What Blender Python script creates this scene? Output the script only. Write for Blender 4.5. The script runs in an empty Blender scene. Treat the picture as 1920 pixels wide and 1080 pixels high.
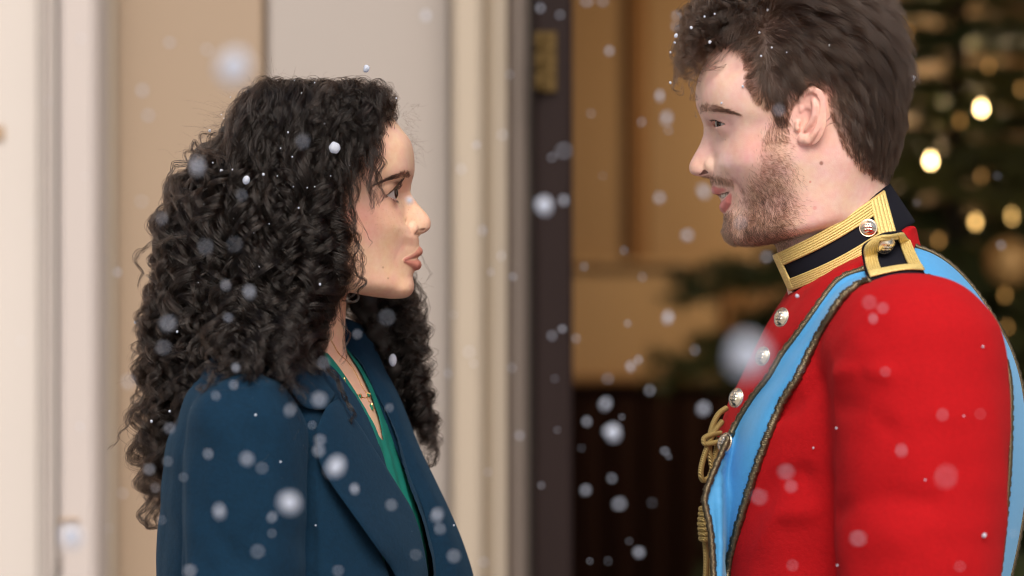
import bpy, math, random
import numpy as np
from mathutils import Vector

rng = np.random.default_rng(7)
SC = bpy.context.scene
COL = SC.collection

# ------------------------------------------------------------------ camera, light
D = 2.6                      # metres from lens to the plane the two people stand in
S = 0.92 / 1920              # metres per unit of the building grid
EYE = 1.55                   # lens height
AP = 0.034                   # diameter of the lens opening, metres

cam = bpy.data.cameras.new("camera")
cam.sensor_width = 36
cam.lens = 36 * D / 0.92
cam.clip_start = 0.05
cam.clip_end = 400
cam.dof.use_dof = True
cam.dof.focus_distance = D - 0.05
cam.dof.aperture_fstop = cam.lens / 1000 / AP
camo = bpy.data.objects.new("camera", cam)
camo.location = (0, -D, EYE)
camo.rotation_euler = (math.pi / 2, 0, 0)
COL.objects.link(camo)
SC.camera = camo

SUN_EL, SUN_AZ = math.radians(48), math.radians(4)      # azimuth from straight behind the camera, minus = left
wd = bpy.data.worlds.new("World")
SC.world = wd
wd.use_nodes = True
nt = wd.node_tree
sky = nt.nodes.new("ShaderNodeTexSky")
sky.sky_type = 'NISHITA'
sky.sun_disc = False
sky.sun_elevation = SUN_EL
sky.sun_rotation = math.radians(180) - SUN_AZ
sky.air_density = 1.0
sky.dust_density = 6.0
sky.ozone_density = 0.4
nt.nodes["Background"].inputs[1].default_value = 0.085
nt.links.new(sky.outputs[0], nt.nodes["Background"].inputs[0])

sun = bpy.data.lights.new("sun", 'SUN')
sun.energy = 1.5
sun.angle = math.radians(34)
sun.color = (1.0, 0.965, 0.925)
suno = bpy.data.objects.new("sun", sun)
# points from the sky behind and left of the camera
sdir = Vector((math.sin(SUN_AZ) * math.cos(SUN_EL), -math.cos(SUN_AZ) * math.cos(SUN_EL), math.sin(SUN_EL)))
suno.rotation_euler = sdir.to_track_quat('Z', 'Y').to_euler()
suno.location = sdir * 20
COL.objects.link(suno)

SC.view_settings.view_transform = 'Standard'
SC.view_settings.look = 'None'
SC.view_settings.exposure = 0.54
SC.view_settings.gamma = 1.0
SC.view_settings.use_curve_mapping = False
SC.cycles.use_denoising = True
SC.cycles.filter_width = 1.15
SC.cycles.max_bounces = 8
SC.cycles.transparent_max_bounces = 12
SC.cycles.sample_clamp_indirect = 6.0

# ------------------------------------------------------------------ grid <-> world
def U(px, py, q):
    """photo pixel seen at depth q (grid units, minus = towards the lens) -> place on the building grid"""
    k = (D + np.asarray(q, float) * S) / D
    return 960 + (np.asarray(px, float) - 960) * k, 540 + (np.asarray(py, float) - 540) * k

def world(p):
    p = np.asarray(p, float)
    return np.stack([(p[..., 0] - 960) * S, p[..., 2] * S, EYE - (p[..., 1] - 540) * S], -1)

def PW(px, py, q):
    x, y = U(px, py, q)
    return world(np.stack([x, y, np.broadcast_to(np.asarray(q, float), np.shape(x))], -1))

# ------------------------------------------------------------------ objects
def tag(o, label=None, cat=None, group=None, kind=None):
    if label: o['label'] = label
    if cat: o['category'] = cat
    if group: o['group'] = group
    if kind: o['kind'] = kind
    return o

def link(name, data, parent=None):
    o = bpy.data.objects.new(name, data)
    COL.objects.link(o)
    if parent is not None: put(o, parent)
    return o

def put(o, parent):
    o.parent = parent
    m = parent.matrix_basis
    p = parent
    t = Vector((0, 0, 0))
    while p is not None:
        t += p.location
        p = p.parent
    o.location = Vector(o.location) - t

def empty(name, loc):
    o = bpy.data.objects.new(name, None)
    o.location = loc
    o.empty_display_size = 0.05
    COL.objects.link(o)
    return o

def mesh(name, V, F, mat=None, parent=None, smooth=True, col=None, mats=None, mi=None, uv=None):
    me = bpy.data.meshes.new(name)
    V = np.asarray(V, np.float32)
    me.vertices.add(len(V))
    me.vertices.foreach_set("co", V.ravel())
    if isinstance(F, np.ndarray):
        n, k = F.shape
        me.loops.add(n * k)
        me.loops.foreach_set("vertex_index", F.astype(np.int32).ravel())
        me.polygons.add(n)
        me.polygons.foreach_set("loop_start", np.arange(0, n * k, k, dtype=np.int32))
        me.polygons.foreach_set("loop_total", np.full(n, k, np.int32))
    else:
        tot = np.array([len(f) for f in F], np.int32)
        me.loops.add(int(tot.sum()))
        me.loops.foreach_set("vertex_index", np.array([i for f in F for i in f], np.int32))
        me.polygons.add(len(F))
        me.polygons.foreach_set("loop_start", np.concatenate([[0], np.cumsum(tot)[:-1]]).astype(np.int32))
        me.polygons.foreach_set("loop_total", tot)
        n = len(F)
    me.update(calc_edges=True)
    me.polygons.foreach_set("use_smooth", np.full(n, smooth))
    for m in (mats or ([mat] if mat else [])):
        me.materials.append(m)
    if mi is not None:
        me.polygons.foreach_set("material_index", np.asarray(mi, np.int32))
    if col is not None:
        for nm, c in col.items():
            a = me.color_attributes.new(nm, 'FLOAT_COLOR', 'POINT')
            cc = np.ones((len(V), 4), np.float32)
            cc[:, :c.shape[1]] = c
            a.data.foreach_set("color", cc.ravel())
    if uv is not None:
        l = me.uv_layers.new(name="UVMap")
        vi = np.empty(len(me.loops), np.int32)
        me.loops.foreach_get("vertex_index", vi)
        l.data.foreach_set("uv", np.asarray(uv, np.float32)[vi].ravel())
    me.validate()
    return link(name, me, parent)

class MB:
    """collects simple shapes into one mesh"""
    def __init__(s): s.V = []; s.F = []; s.n = 0; s.M = []
    def add(s, V, F, m=0):
        s.V.append(np.asarray(V, float)); s.F += [tuple(int(i) + s.n for i in f) for f in F]
        s.M += [m] * len(F); s.n += len(V)
    def box(s, x0, x1, y0, y1, z0, z1, m=0, bev=0.0):
        b = min(bev, (x1 - x0) / 2.1, (y1 - y0) / 2.1, (z1 - z0) / 2.1)
        if b <= 0:
            V = [(x, y, z) for x in (x0, x1) for y in (y0, y1) for z in (z0, z1)]
            F = [(0, 1, 3, 2), (4, 6, 7, 5), (0, 4, 5, 1), (2, 3, 7, 6), (0, 2, 6, 4), (1, 5, 7, 3)]
            return s.add(V, F, m)
        # vertical-edge chamfer, good for mouldings seen from the front
        P = [(x0 + b, y0), (x1 - b, y0), (x1, y0 + b), (x1, y1 - b), (x1 - b, y1), (x0 + b, y1), (x0, y1 - b), (x0, y0 + b)]
        V = [(x, y, z) for z in (z0, z1) for x, y in P]
        F = [(i, (i + 1) % 8, (i + 1) % 8 + 8, i + 8) for i in range(8)] + [tuple(range(7, -1, -1)), tuple(range(8, 16))]
        s.add(V, F, m)
    def tube(s, pts, r, n=8, m=0, cap=True):
        V, F = tube_geo(pts, r, n, cap); s.add(V, F, m)
    def lathe(s, prof, n=20, o=(0, 0, 0), ax=None, m=0):
        V = []; F = []
        for r, h in prof:
            for i in range(n):
                a = 2 * math.pi * i / n
                V.append((r * math.cos(a), r * math.sin(a), h))
        for j in range(len(prof) - 1):
            for i in range(n):
                F.append((j * n + i, j * n + (i + 1) % n, (j + 1) * n + (i + 1) % n, (j + 1) * n + i))
        F.append(tuple(range(n - 1, -1, -1))); F.append(tuple((len(prof) - 1) * n + i for i in range(n)))
        V = np.array(V)
        if ax is not None:
            R = np.array(Vector(ax).to_track_quat('Z', 'Y').to_matrix())
            V = V @ R.T
        s.add(V + np.array(o), F, m)
    def build(s, name, mat=None, parent=None, smooth=True, mats=None):
        return mesh(name, np.concatenate(s.V), s.F, mat, parent, smooth, mats=mats, mi=s.M if mats else None)

def tube_geo(pts, r, n=8, cap=True):
    P = np.asarray(pts, float); k = len(P)
    r = np.broadcast_to(np.asarray(r, float), (k,))
    T = np.gradient(P, axis=0); T /= np.linalg.norm(T, axis=1, keepdims=True) + 1e-12
    N = np.zeros_like(P)
    a = np.array([0, 0, 1.0]) if abs(T[0, 2]) < .9 else np.array([1.0, 0, 0])
    v = np.cross(T[0], a); v /= np.linalg.norm(v); N[0] = v
    for i in range(1, k):
        v = N[i - 1] - T[i] * (N[i - 1] @ T[i]); N[i] = v / (np.linalg.norm(v) + 1e-12)
    B = np.cross(T, N)
    an = np.arange(n) * 2 * math.pi / n
    V = P[:, None] + r[:, None, None] * (np.cos(an)[None, :, None] * N[:, None] + np.sin(an)[None, :, None] * B[:, None])
    V = V.reshape(-1, 3)
    F = [(j * n + i, j * n + (i + 1) % n, (j + 1) * n + (i + 1) % n, (j + 1) * n + i) for j in range(k - 1) for i in range(n)]
    if cap: F += [tuple(range(n - 1, -1, -1)), tuple((k - 1) * n + i for i in range(n))]
    return V, F

def spline(P, n, closed=False):
    """Catmull-Rom through control points, n samples"""
    P = np.asarray(P, float); k = len(P)
    d = np.concatenate([[0], np.cumsum(np.linalg.norm(np.diff(P, axis=0), axis=1))])
    t = np.linspace(0, d[-1], n)
    i = np.clip(np.searchsorted(d, t, side='right') - 1, 0, k - 2)
    h = (d[i + 1] - d[i]); u = ((t - d[i]) / h)[:, None]
    M = np.zeros_like(P)
    M[1:-1] = (P[2:] - P[:-2]) / (d[2:] - d[:-2])[:, None]
    M[0] = (P[1] - P[0]) / (d[1] - d[0]); M[-1] = (P[-1] - P[-2]) / (d[-1] - d[-2])
    h = h[:, None]
    return ((2*u**3 - 3*u**2 + 1) * P[i] + (u**3 - 2*u**2 + u) * h * M[i] + (-2*u**3 + 3*u**2) * P[i + 1] + (u**3 - u**2) * h * M[i + 1])

def curve1(xs, ys):
    """smooth 1-D interpolant (monotone-limited cubic)"""
    xs = np.asarray(xs, float); ys = np.asarray(ys, float)
    h = np.diff(xs); dl = np.diff(ys) / h
    m = np.zeros_like(ys); m[0] = dl[0]; m[-1] = dl[-1]
    for i in range(1, len(xs) - 1):
        if dl[i - 1] * dl[i] > 0:
            w1 = 2 * h[i] + h[i - 1]; w2 = h[i] + 2 * h[i - 1]
            m[i] = (w1 + w2) / (w1 / dl[i - 1] + w2 / dl[i])
    def f(x):
        x = np.clip(np.asarray(x, float), xs[0], xs[-1])
        i = np.clip(np.searchsorted(xs, x, side='right') - 1, 0, len(xs) - 2)
        u = (x - xs[i]) / h[i]
        return ((2*u**3 - 3*u**2 + 1) * ys[i] + (u**3 - 2*u**2 + u) * h[i] * m[i] + (-2*u**3 + 3*u**2) * ys[i + 1] + (u**3 - u**2) * h[i] * m[i + 1])
    return f

def sstep(a, b, x):
    t = np.clip((x - a) / (b - a), 0, 1)
    return t * t * (3 - 2 * t)

# ------------------------------------------------------------------ volumes
def smin(a, b, k):
    if np.ndim(k) == 0 and k <= 0: return np.minimum(a, b)
    h = np.clip(.5 + .5 * (b - a) / k, 0, 1)
    return b + (a - b) * h - k * h * (1 - h)

def ell(c, r):
    def f(x, y, q):
        X = (x - c[0]) / r[0]; Y = (y - c[1]) / r[1]; Q = (q - c[2]) / r[2]
        k0 = np.sqrt(X*X + Y*Y + Q*Q)
        k1 = np.sqrt((X / r[0])**2 + (Y / r[1])**2 + (Q / r[2])**2) + 1e-6
        return k0 * (k0 - 1) / k1
    m = max(r)
    f.bb = [(c[i] - r[i], c[i] + r[i]) for i in range(3)]
    return f

def chain(pts, qs=1.0):
    """a tapering limb through (x, y, q, r) points; qs squeezes it in depth"""
    pts = [tuple(map(float, p)) for p in pts]
    def f(x, y, q):
        best = None
        for a, b in zip(pts[:-1], pts[1:]):
            ab = (b[0] - a[0], b[1] - a[1], (b[2] - a[2]) * qs)
            L = ab[0]**2 + ab[1]**2 + ab[2]**2 + 1e-9
            X = x - a[0]; Y = y - a[1]; Q = (q - a[2]) * qs
            h = np.clip((X * ab[0] + Y * ab[1] + Q * ab[2]) / L, 0, 1)
            d = np.sqrt((X - h * ab[0])**2 + (Y - h * ab[1])**2 + (Q - h * ab[2])**2) - (a[3] + (b[3] - a[3]) * h)
            best = d if best is None else np.minimum(best, d)
        return best / max(qs, 1.0)
    f.bb = [(min(p[i] - p[3] for p in pts), max(p[i] + p[3] for p in pts)) for i in range(3)]
    return f

class Vol:
    def __init__(s, bx, by, bq, h):
        s.h = h
        s.x = np.arange(bx[0], bx[1] + h, h, dtype=np.float32)
        s.y = np.arange(by[0], by[1] + h, h, dtype=np.float32)
        s.q = np.arange(bq[0], bq[1] + h, h, dtype=np.float32)
        s.F = np.full((len(s.x), len(s.y), len(s.q)), 60.0, np.float32)
    def blk(s, bb, pad):
        sl = []
        for a, (lo, hi) in zip((s.x, s.y, s.q), bb):
            i0 = int(np.searchsorted(a, lo - pad)); i1 = int(np.searchsorted(a, hi + pad))
            sl.append(slice(max(0, i0 - 1), min(len(a), i1 + 1)))
        return tuple(sl), (s.x[sl[0]][:, None, None], s.y[sl[1]][None, :, None], s.q[sl[2]][None, None, :])
    def add(s, f, k=0, bb=None):
        if callable(k):
            sl, g = s.blk(bb or f.bb, 60); kk = k(g[1]); s.F[sl] = smin(s.F[sl], f(*g), kk).astype(np.float32); return
        sl, g = s.blk(bb or f.bb, k + 3 * s.h)
        s.F[sl] = smin(s.F[sl], f(*g), k)
    def sub(s, f, k=0, bb=None):
        sl, g = s.blk(bb or f.bb, k + 3 * s.h)
        s.F[sl] = -smin(-s.F[sl], f(*g), k)
    def mirror(s):
        """grid ends on q = 0; make the other half"""
        s.F = np.concatenate([s.F, s.F[:, :, -2::-1]], 2)
        s.q = np.concatenate([s.q, -s.q[-2::-1]])
    def depth(s, x, y):
        """q of the surface nearest the lens at grid (x, y)"""
        if not hasattr(s, 'D'):
            ins = s.F < 0
            i = np.argmax(ins, 2); any_ = ins.any(2)
            i = np.clip(i, 1, len(s.q) - 1)
            a = np.take_along_axis(s.F, (i - 1)[..., None], 2)[..., 0]; b = np.take_along_axis(s.F, i[..., None], 2)[..., 0]
            t = np.clip(a / (a - b + 1e-9), 0, 1)
            s.D = np.where(any_, s.q[i - 1] + t * (s.q[i] - s.q[i - 1]), np.nan)
        fx = np.clip((np.asarray(x, float) - s.x[0]) / s.h, 0, len(s.x) - 1.001); fy = np.clip((np.asarray(y, float) - s.y[0]) / s.h, 0, len(s.y) - 1.001)
        i = fx.astype(int); j = fy.astype(int); u = fx - i; v = fy - j
        Dm = s.D
        st = np.stack([Dm[i, j], Dm[i + 1, j], Dm[i, j + 1], Dm[i + 1, j + 1]])
        w = np.stack([(1-u)*(1-v), u*(1-v), (1-u)*v, u*v])
        ok = ~np.isnan(st)
        w = w * ok
        return np.where(ok.any(0), np.nansum(np.where(ok, st, 0) * w, 0) / (w.sum(0) + 1e-9), np.nan)
    def onto(s, px, py, guess=-150.0, it=5):
        """photo pixels -> grid points on the surface"""
        q = np.full(np.shape(px), float(guess))
        for _ in range(it):
            x, y = U(px, py, q)
            n = s.depth(x, y)
            q = np.where(np.isnan(n), q, n)
        x, y = U(px, py, q)
        return np.stack([x, y, q], -1)
    def at(s, P):
        P = np.asarray(P, float)
        f = [np.clip((P[..., a] - g[0]) / s.h, 0, len(g) - 1.001) for a, g in enumerate((s.x, s.y, s.q))]
        i = [v.astype(int) for v in f]; u = [f[a] - i[a] for a in range(3)]
        r = 0
        for a in (0, 1):
            for b in (0, 1):
                for c in (0, 1):
                    w = (u[0] if a else 1 - u[0]) * (u[1] if b else 1 - u[1]) * (u[2] if c else 1 - u[2])
                    r = r + w * s.F[i[0] + a, i[1] + b, i[2] + c]
        return r
    def grad(s, P, e=None):
        e = e or s.h
        g = np.stack([s.at(P + np.eye(3)[a] * e) - s.at(P - np.eye(3)[a] * e) for a in range(3)], -1)
        return g / (np.linalg.norm(g, axis=-1, keepdims=True) + 1e-9)
    def surf(s, smooth=2, level=0.0):
        F = s.F - level if level else s.F.copy()
        F[0] = F[-1] = 5; F[:, 0] = F[:, -1] = 5; F[:, :, 0] = F[:, :, -1] = 5
        I = F < 0
        n = [k - 1 for k in F.shape]
        cnt = np.zeros(n, np.uint8)
        for a in (0, 1):
            for b in (0, 1):
                for c in (0, 1):
                    cnt += I[a:n[0]+a, b:n[1]+b, c:n[2]+c]
        mix = (cnt > 0) & (cnt < 8)
        ci = np.argwhere(mix)
        idx = np.full(n, -1, np.int32); idx[mix] = np.arange(len(ci))
        acc = np.zeros((len(ci), 3)); num = np.zeros(len(ci))
        i, j, k = ci.T
        cor = np.stack([F[i + a, j + b, k + c] for a in (0, 1) for b in (0, 1) for c in (0, 1)], 1)
        off = np.array([(a, b, c) for a in (0, 1) for b in (0, 1) for c in (0, 1)], float)
        for p in range(8):
            for r in range(p + 1, 8):
                if abs(off[p] - off[r]).sum() != 1: continue
                f0, f1 = cor[:, p], cor[:, r]
                m = (f0 < 0) != (f1 < 0)
                t = np.where(m, f0 / np.where(m, f0 - f1, 1), 0)
                acc += np.where(m[:, None], off[p] + t[:, None] * (off[r] - off[p]), 0); num += m
        V = (ci + acc / num[:, None]) * s.h + np.array([s.x[0], s.y[0], s.q[0]])
        Q = []
        for ax in range(3):
            sl0 = [slice(1, -1)] * 3; sl0[ax] = slice(0, -1)
            sl1 = [slice(1, -1)] * 3; sl1[ax] = slice(1, None)
            A = I[tuple(sl0)]; B = I[tuple(sl1)]
            e = np.argwhere(A != B)
            flip = A[tuple(e.T)]
            e = e + 1; e[:, ax] -= 1
            b_, c_ = [(1, 2), (2, 0), (0, 1)][ax]
            def g(db, dc):
                o = e.copy(); o[:, b_] -= db; o[:, c_] -= dc
                return idx[tuple(o.T)]
            qd = np.stack([g(1, 1), g(0, 1), g(0, 0), g(1, 0)], 1)
            qd[~flip] = qd[~flip][:, ::-1]
            Q.append(qd)
        Q = np.concatenate(Q)
        V = relax(V, Q, smooth)
        # photo y runs down, world z up: mapping mirrors once and swaps two axes (two mirrors: orientation kept)
        return V, Q

def relax(V, Q, it, lam=.5):
    a = np.concatenate([Q[:, [0, 1]], Q[:, [1, 2]], Q[:, [2, 3]], Q[:, [3, 0]]])
    n = len(V)
    for _ in range(it):
        A = np.zeros((n, 3)); 
        for c in range(3):
            A[:, c] = np.bincount(a[:, 0], V[a[:, 1], c], n) + np.bincount(a[:, 1], V[a[:, 0], c], n)
        w = np.bincount(a[:, 0], minlength=n) + np.bincount(a[:, 1], minlength=n)
        V = V + lam * (A / np.maximum(w, 1)[:, None] - V)
    return V

def vnormals(V, Q):
    n = np.cross(V[Q[:, 2]] - V[Q[:, 0]], V[Q[:, 3]] - V[Q[:, 1]])
    N = np.zeros_like(V)
    for c in range(3):
        for k in range(4):
            N[:, c] += np.bincount(Q[:, k], n[:, c], len(V))
    return N / (np.linalg.norm(N, axis=1, keepdims=True) + 1e-12)

def strands(name, P, R, mat, parent=None, colr=None):
    """P: list of (n,3) world arrays or one (k,n,3) array; R: radii, same shape"""
    if isinstance(P, np.ndarray):
        sizes = [P.shape[1]] * P.shape[0]; pos = P.reshape(-1, 3); rad = np.broadcast_to(R, P.shape[:2]).ravel()
    else:
        sizes = [len(p) for p in P]; pos = np.concatenate(P); rad = np.concatenate(R)
    cu = bpy.data.hair_curves.new(name)
    cu.add_curves([int(v) for v in sizes])
    cu.attributes["position"].data.foreach_set("vector", pos.astype(np.float32).ravel())
    ra = cu.attributes.get("radius") or cu.attributes.new("radius", 'FLOAT', 'POINT')
    ra.data.foreach_set("value", np.ascontiguousarray(rad, np.float32))
    cu.materials.append(mat)
    return link(name, cu, parent)

# ------------------------------------------------------------------ materials
def hexc(r, g, b):
    f = lambda c: (c / 255 / 12.92) if c / 255 <= .04045 else ((c / 255 + .055) / 1.055) ** 2.4
    return (f(r), f(g), f(b), 1)

def mat(name, col=(.5, .5, .5, 1), rough=.6, metal=0.0, **kw):
    m = bpy.data.materials.new(name); m.use_nodes = True
    b = m.node_tree.nodes["Principled BSDF"]
    b.inputs["Base Color"].default_value = col
    b.inputs["Roughness"].default_value = rough
    b.inputs["Metallic"].default_value = metal
    for k, v in kw.items(): b.inputs[k.replace("_", " ")].default_value = v
    return m
# ------------------------------------------------------------------ heads
MM = 1 / 0.479                       # grid units per millimetre
TK = np.array([0, 1, 3, 6, 10, 15, 22, 30, 40, 55, 75, 100.]) * MM
NK = np.array([0, 1, 2, 4, 7, 11, 15, 20, 26.]) * MM

def wtable(rows, knots, ys):
    """rows {y: widths in mm} -> array (len(ys), fine t) of squared half widths"""
    tf = np.arange(0, knots[-1] + 1, 1.0)
    yk = sorted(rows)
    R = []
    for y in yk:
        w = np.array(rows[y], float) * MM
        f = curve1(np.sqrt(knots), w)          # near the outline width grows like a square root
        R.append(f(np.sqrt(tf)) ** 2)
    R = np.array(R)
    out = np.stack([curve1(yk, R[:, i])(ys) for i in range(len(tf))], 1) if len(tf) < 400 else None
    return tf, out

def tlook(tf, T, t):
    """T: (ny, nt); t: (nx, ny) distance behind the outline"""
    ti = np.clip(t, 0, tf[-1] - 1e-3); i = ti.astype(int); u = ti - i
    j = np.arange(T.shape[0])[None, :].repeat(t.shape[0], 0)
    v = T[j, i] * (1 - u) + T[j, np.minimum(i + 1, len(tf) - 1)] * u
    slope = (T[:, 1] - T[:, 0])[None, :]
    return np.where(t < 0, t * np.maximum(slope, 30), v)

def w2field(w2, h, q):
    gx, gy = np.gradient(w2, h)
    g2 = gx**2 + gy**2
    F = (q**2)[None, None, :] - w2[..., None]
    return (F / np.sqrt(4 * (q**2)[None, None, :] + g2[..., None] + 150.)).astype(np.float32)

def head_volume(sp, h):
    s = sp['face']                                   # +1 looks towards +x
    v = Vol(sp['bx'], sp['by'], (-math.ceil(175 / h) * h, 0), h)
    x, y, q = v.x.astype(float), v.y.astype(float), v.q.astype(float)
    # face and skull
    xf = curve1(*zip(*sp['front']))(y)
    kx = np.exp(-.5 * (np.arange(-60, 60 + h, h) / 17.)**2); kx /= kx.sum(); nx_ = len(kx) // 2
    xs = np.convolve(np.pad(xf, (nx_, nx_), 'edge'), kx, 'valid')[:len(y)]
    t = s * (xf[None, :] - x[:, None])
    t2 = s * (xs[None, :] - x[:, None])
    bl = sstep(2 * MM, 15 * MM, np.minimum(t, t2))
    t = t * (1 - bl) + t2 * bl
    tf, T = wtable(sp['rows'], TK, y)
    kr = np.exp(-.5 * (np.arange(-24, 24 + h, h) / sp.get('blur', 9))**2); kr /= kr.sum(); nk = len(kr) // 2
    Tp = np.pad(T, ((nk, nk), (0, 0)), 'edge')
    Tb = np.stack([np.convolve(Tp[:, i], kr, 'valid') for i in range(T.shape[1])], 1)[:len(y)]
    bw = sstep(5 * MM, 16 * MM, tf)[None, :]
    T = T * (1 - bw) + Tb * bw
    w2 = tlook(tf, T, t)
    y0, yt = sp['skull_y'], sp['top']
    up = y < y0
    dome = np.where(up, 1 - np.clip((y0 - y) / (y0 - yt), 0, 1.2) ** 2.2, 1)
    w2 = np.where(w2 > 0, w2 * np.maximum(dome, -1)[None, :], w2)
    xc = sp['xc']; xb = curve1(*zip(*sp['back']))(y)
    bk = s * (xc - x[:, None]) / np.maximum(s * (xc - xb)[None, :], 1)
    w2 = np.where(bk > 0, w2 * 1.0 - np.maximum(w2, 1500) * np.clip(bk, 0, 2) ** 2.3, w2)
    yb = sp['jaw']
    w2 = np.where((y > yb)[None, :], -np.abs(y - yb)[None, :] * 200, w2)
    F = w2field(w2, h, q)
    v.F = F
    # slope of the jaw towards the ear
    X, Y, Q = x[:, None, None], y[None, :, None], q[None, None, :]
    (ja, jb) = sp['jawline']; jk = sp.get('jawk', 14)
    n = np.array([-(jb[1] - ja[1]), jb[0] - ja[0]]); n = n / np.linalg.norm(n); n = n * np.sign(n[1])
    pl = (X - ja[0]) * n[0] + (Y - ja[1]) * n[1]
    v.F = np.maximum(v.F, pl + 0 * Q).astype(np.float32) if False else -smin(-v.F, -(pl + 0 * Q), jk).astype(np.float32)
    # neck
    for a in sp['neck']: v.add(chain(a, sp['neckq']), sp.get('neckk', 16))
    # nose
    xn = curve1(*zip(*sp['nose']))(y)
    tn = s * (xn[None, :] - x[:, None])
    tf2, T2 = wtable(sp['nrows'], NK, y)
    n2 = tlook(tf2, T2, tn)
    ny = sp['nose'][0][0], sp['nose'][-1][0]
    n2 = np.where(tn > 24 * MM, n2 - ((tn - 24 * MM) * 40), n2)
    n2 = np.where(((y < ny[0]) | (y > ny[1]))[None, :], -400, n2)
    N = w2field(n2, h, q)
    N = np.where(((tn < -12) | (tn > 34 * MM) | (y < ny[0] - 6)[None, :] | (y > ny[1] + 6)[None, :])[..., None], 60, N)
    v.F = smin(v.F, N, sp.get('nosek', 6)).astype(np.float32)
    for c, r, k in sp['ala']: v.add(ell(c, r), k)
    for a in sp.get('bumps', []): v.add(ell(a[0], a[1]), a[2])
    for a in sp.get('dents', []): v.sub(ell(a[0], a[1]), a[2])
    for a in sp['nostril']: v.sub(chain(a), 2.5)
    # lips
    for a in sp['lips']: v.add(chain(a), 4)
    for a in sp['gap']: v.sub(chain(a), 2)
    for pts_, dep, wid in sp.get('grooves', []):
        f = chain([(*p[:3], 0.0) for p in pts_]); f.bb = [(a - wid * 3, b + wid * 3) for a, b in f.bb]
        sl, g = v.blk(f.bb, 0); dd = f(*g); v.F[sl] += (dep * np.exp(-(dd / wid)**2)).astype(np.float32)
    # eye: lid shell, then the opening between the lids
    ec, er = np.array(sp['eye']), sp['eyer']
    v.add(ell(ec, (er + 3.0,) * 3), 10)
    fu = curve1(*zip(*sp['lid_up'])); fl = curve1(*zip(*sp['lid_lo']))
    bb = [(c - er - 9, c + er + 9) for c in ec]
    sl, (bx, by, bq) = v.blk(bb, 0)
    dx, dy, dq = s * (bx - ec[0]), by - ec[1], -(bq - ec[2])
    r = np.sqrt(dx**2 + dy**2 + dq**2) + 1e-6
    az = np.degrees(np.arctan2(dq + 0 * dy, dx + 0 * dy)); el = np.degrees(np.arcsin(np.clip(-dy / r, -1, 1)))
    cut = np.maximum((el - fu(az)), (fl(az) - el)) * er * math.pi / 180
    cut = np.maximum(cut, np.maximum(sp['lid_up'][0][0] - az, az - sp['lid_up'][-1][0]) * er * math.pi / 180)
    cut = np.maximum(cut, r - er - 11); cut = np.maximum(cut, (er - 5) - r)
    v.F[sl] = -smin(-v.F[sl], cut.astype(np.float32), 1.2)
    for f in sp.get('ear', []):
        (v.add if f[0] == '+' else v.sub)(f[1], f[2])
    v.mirror()
    return v

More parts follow.
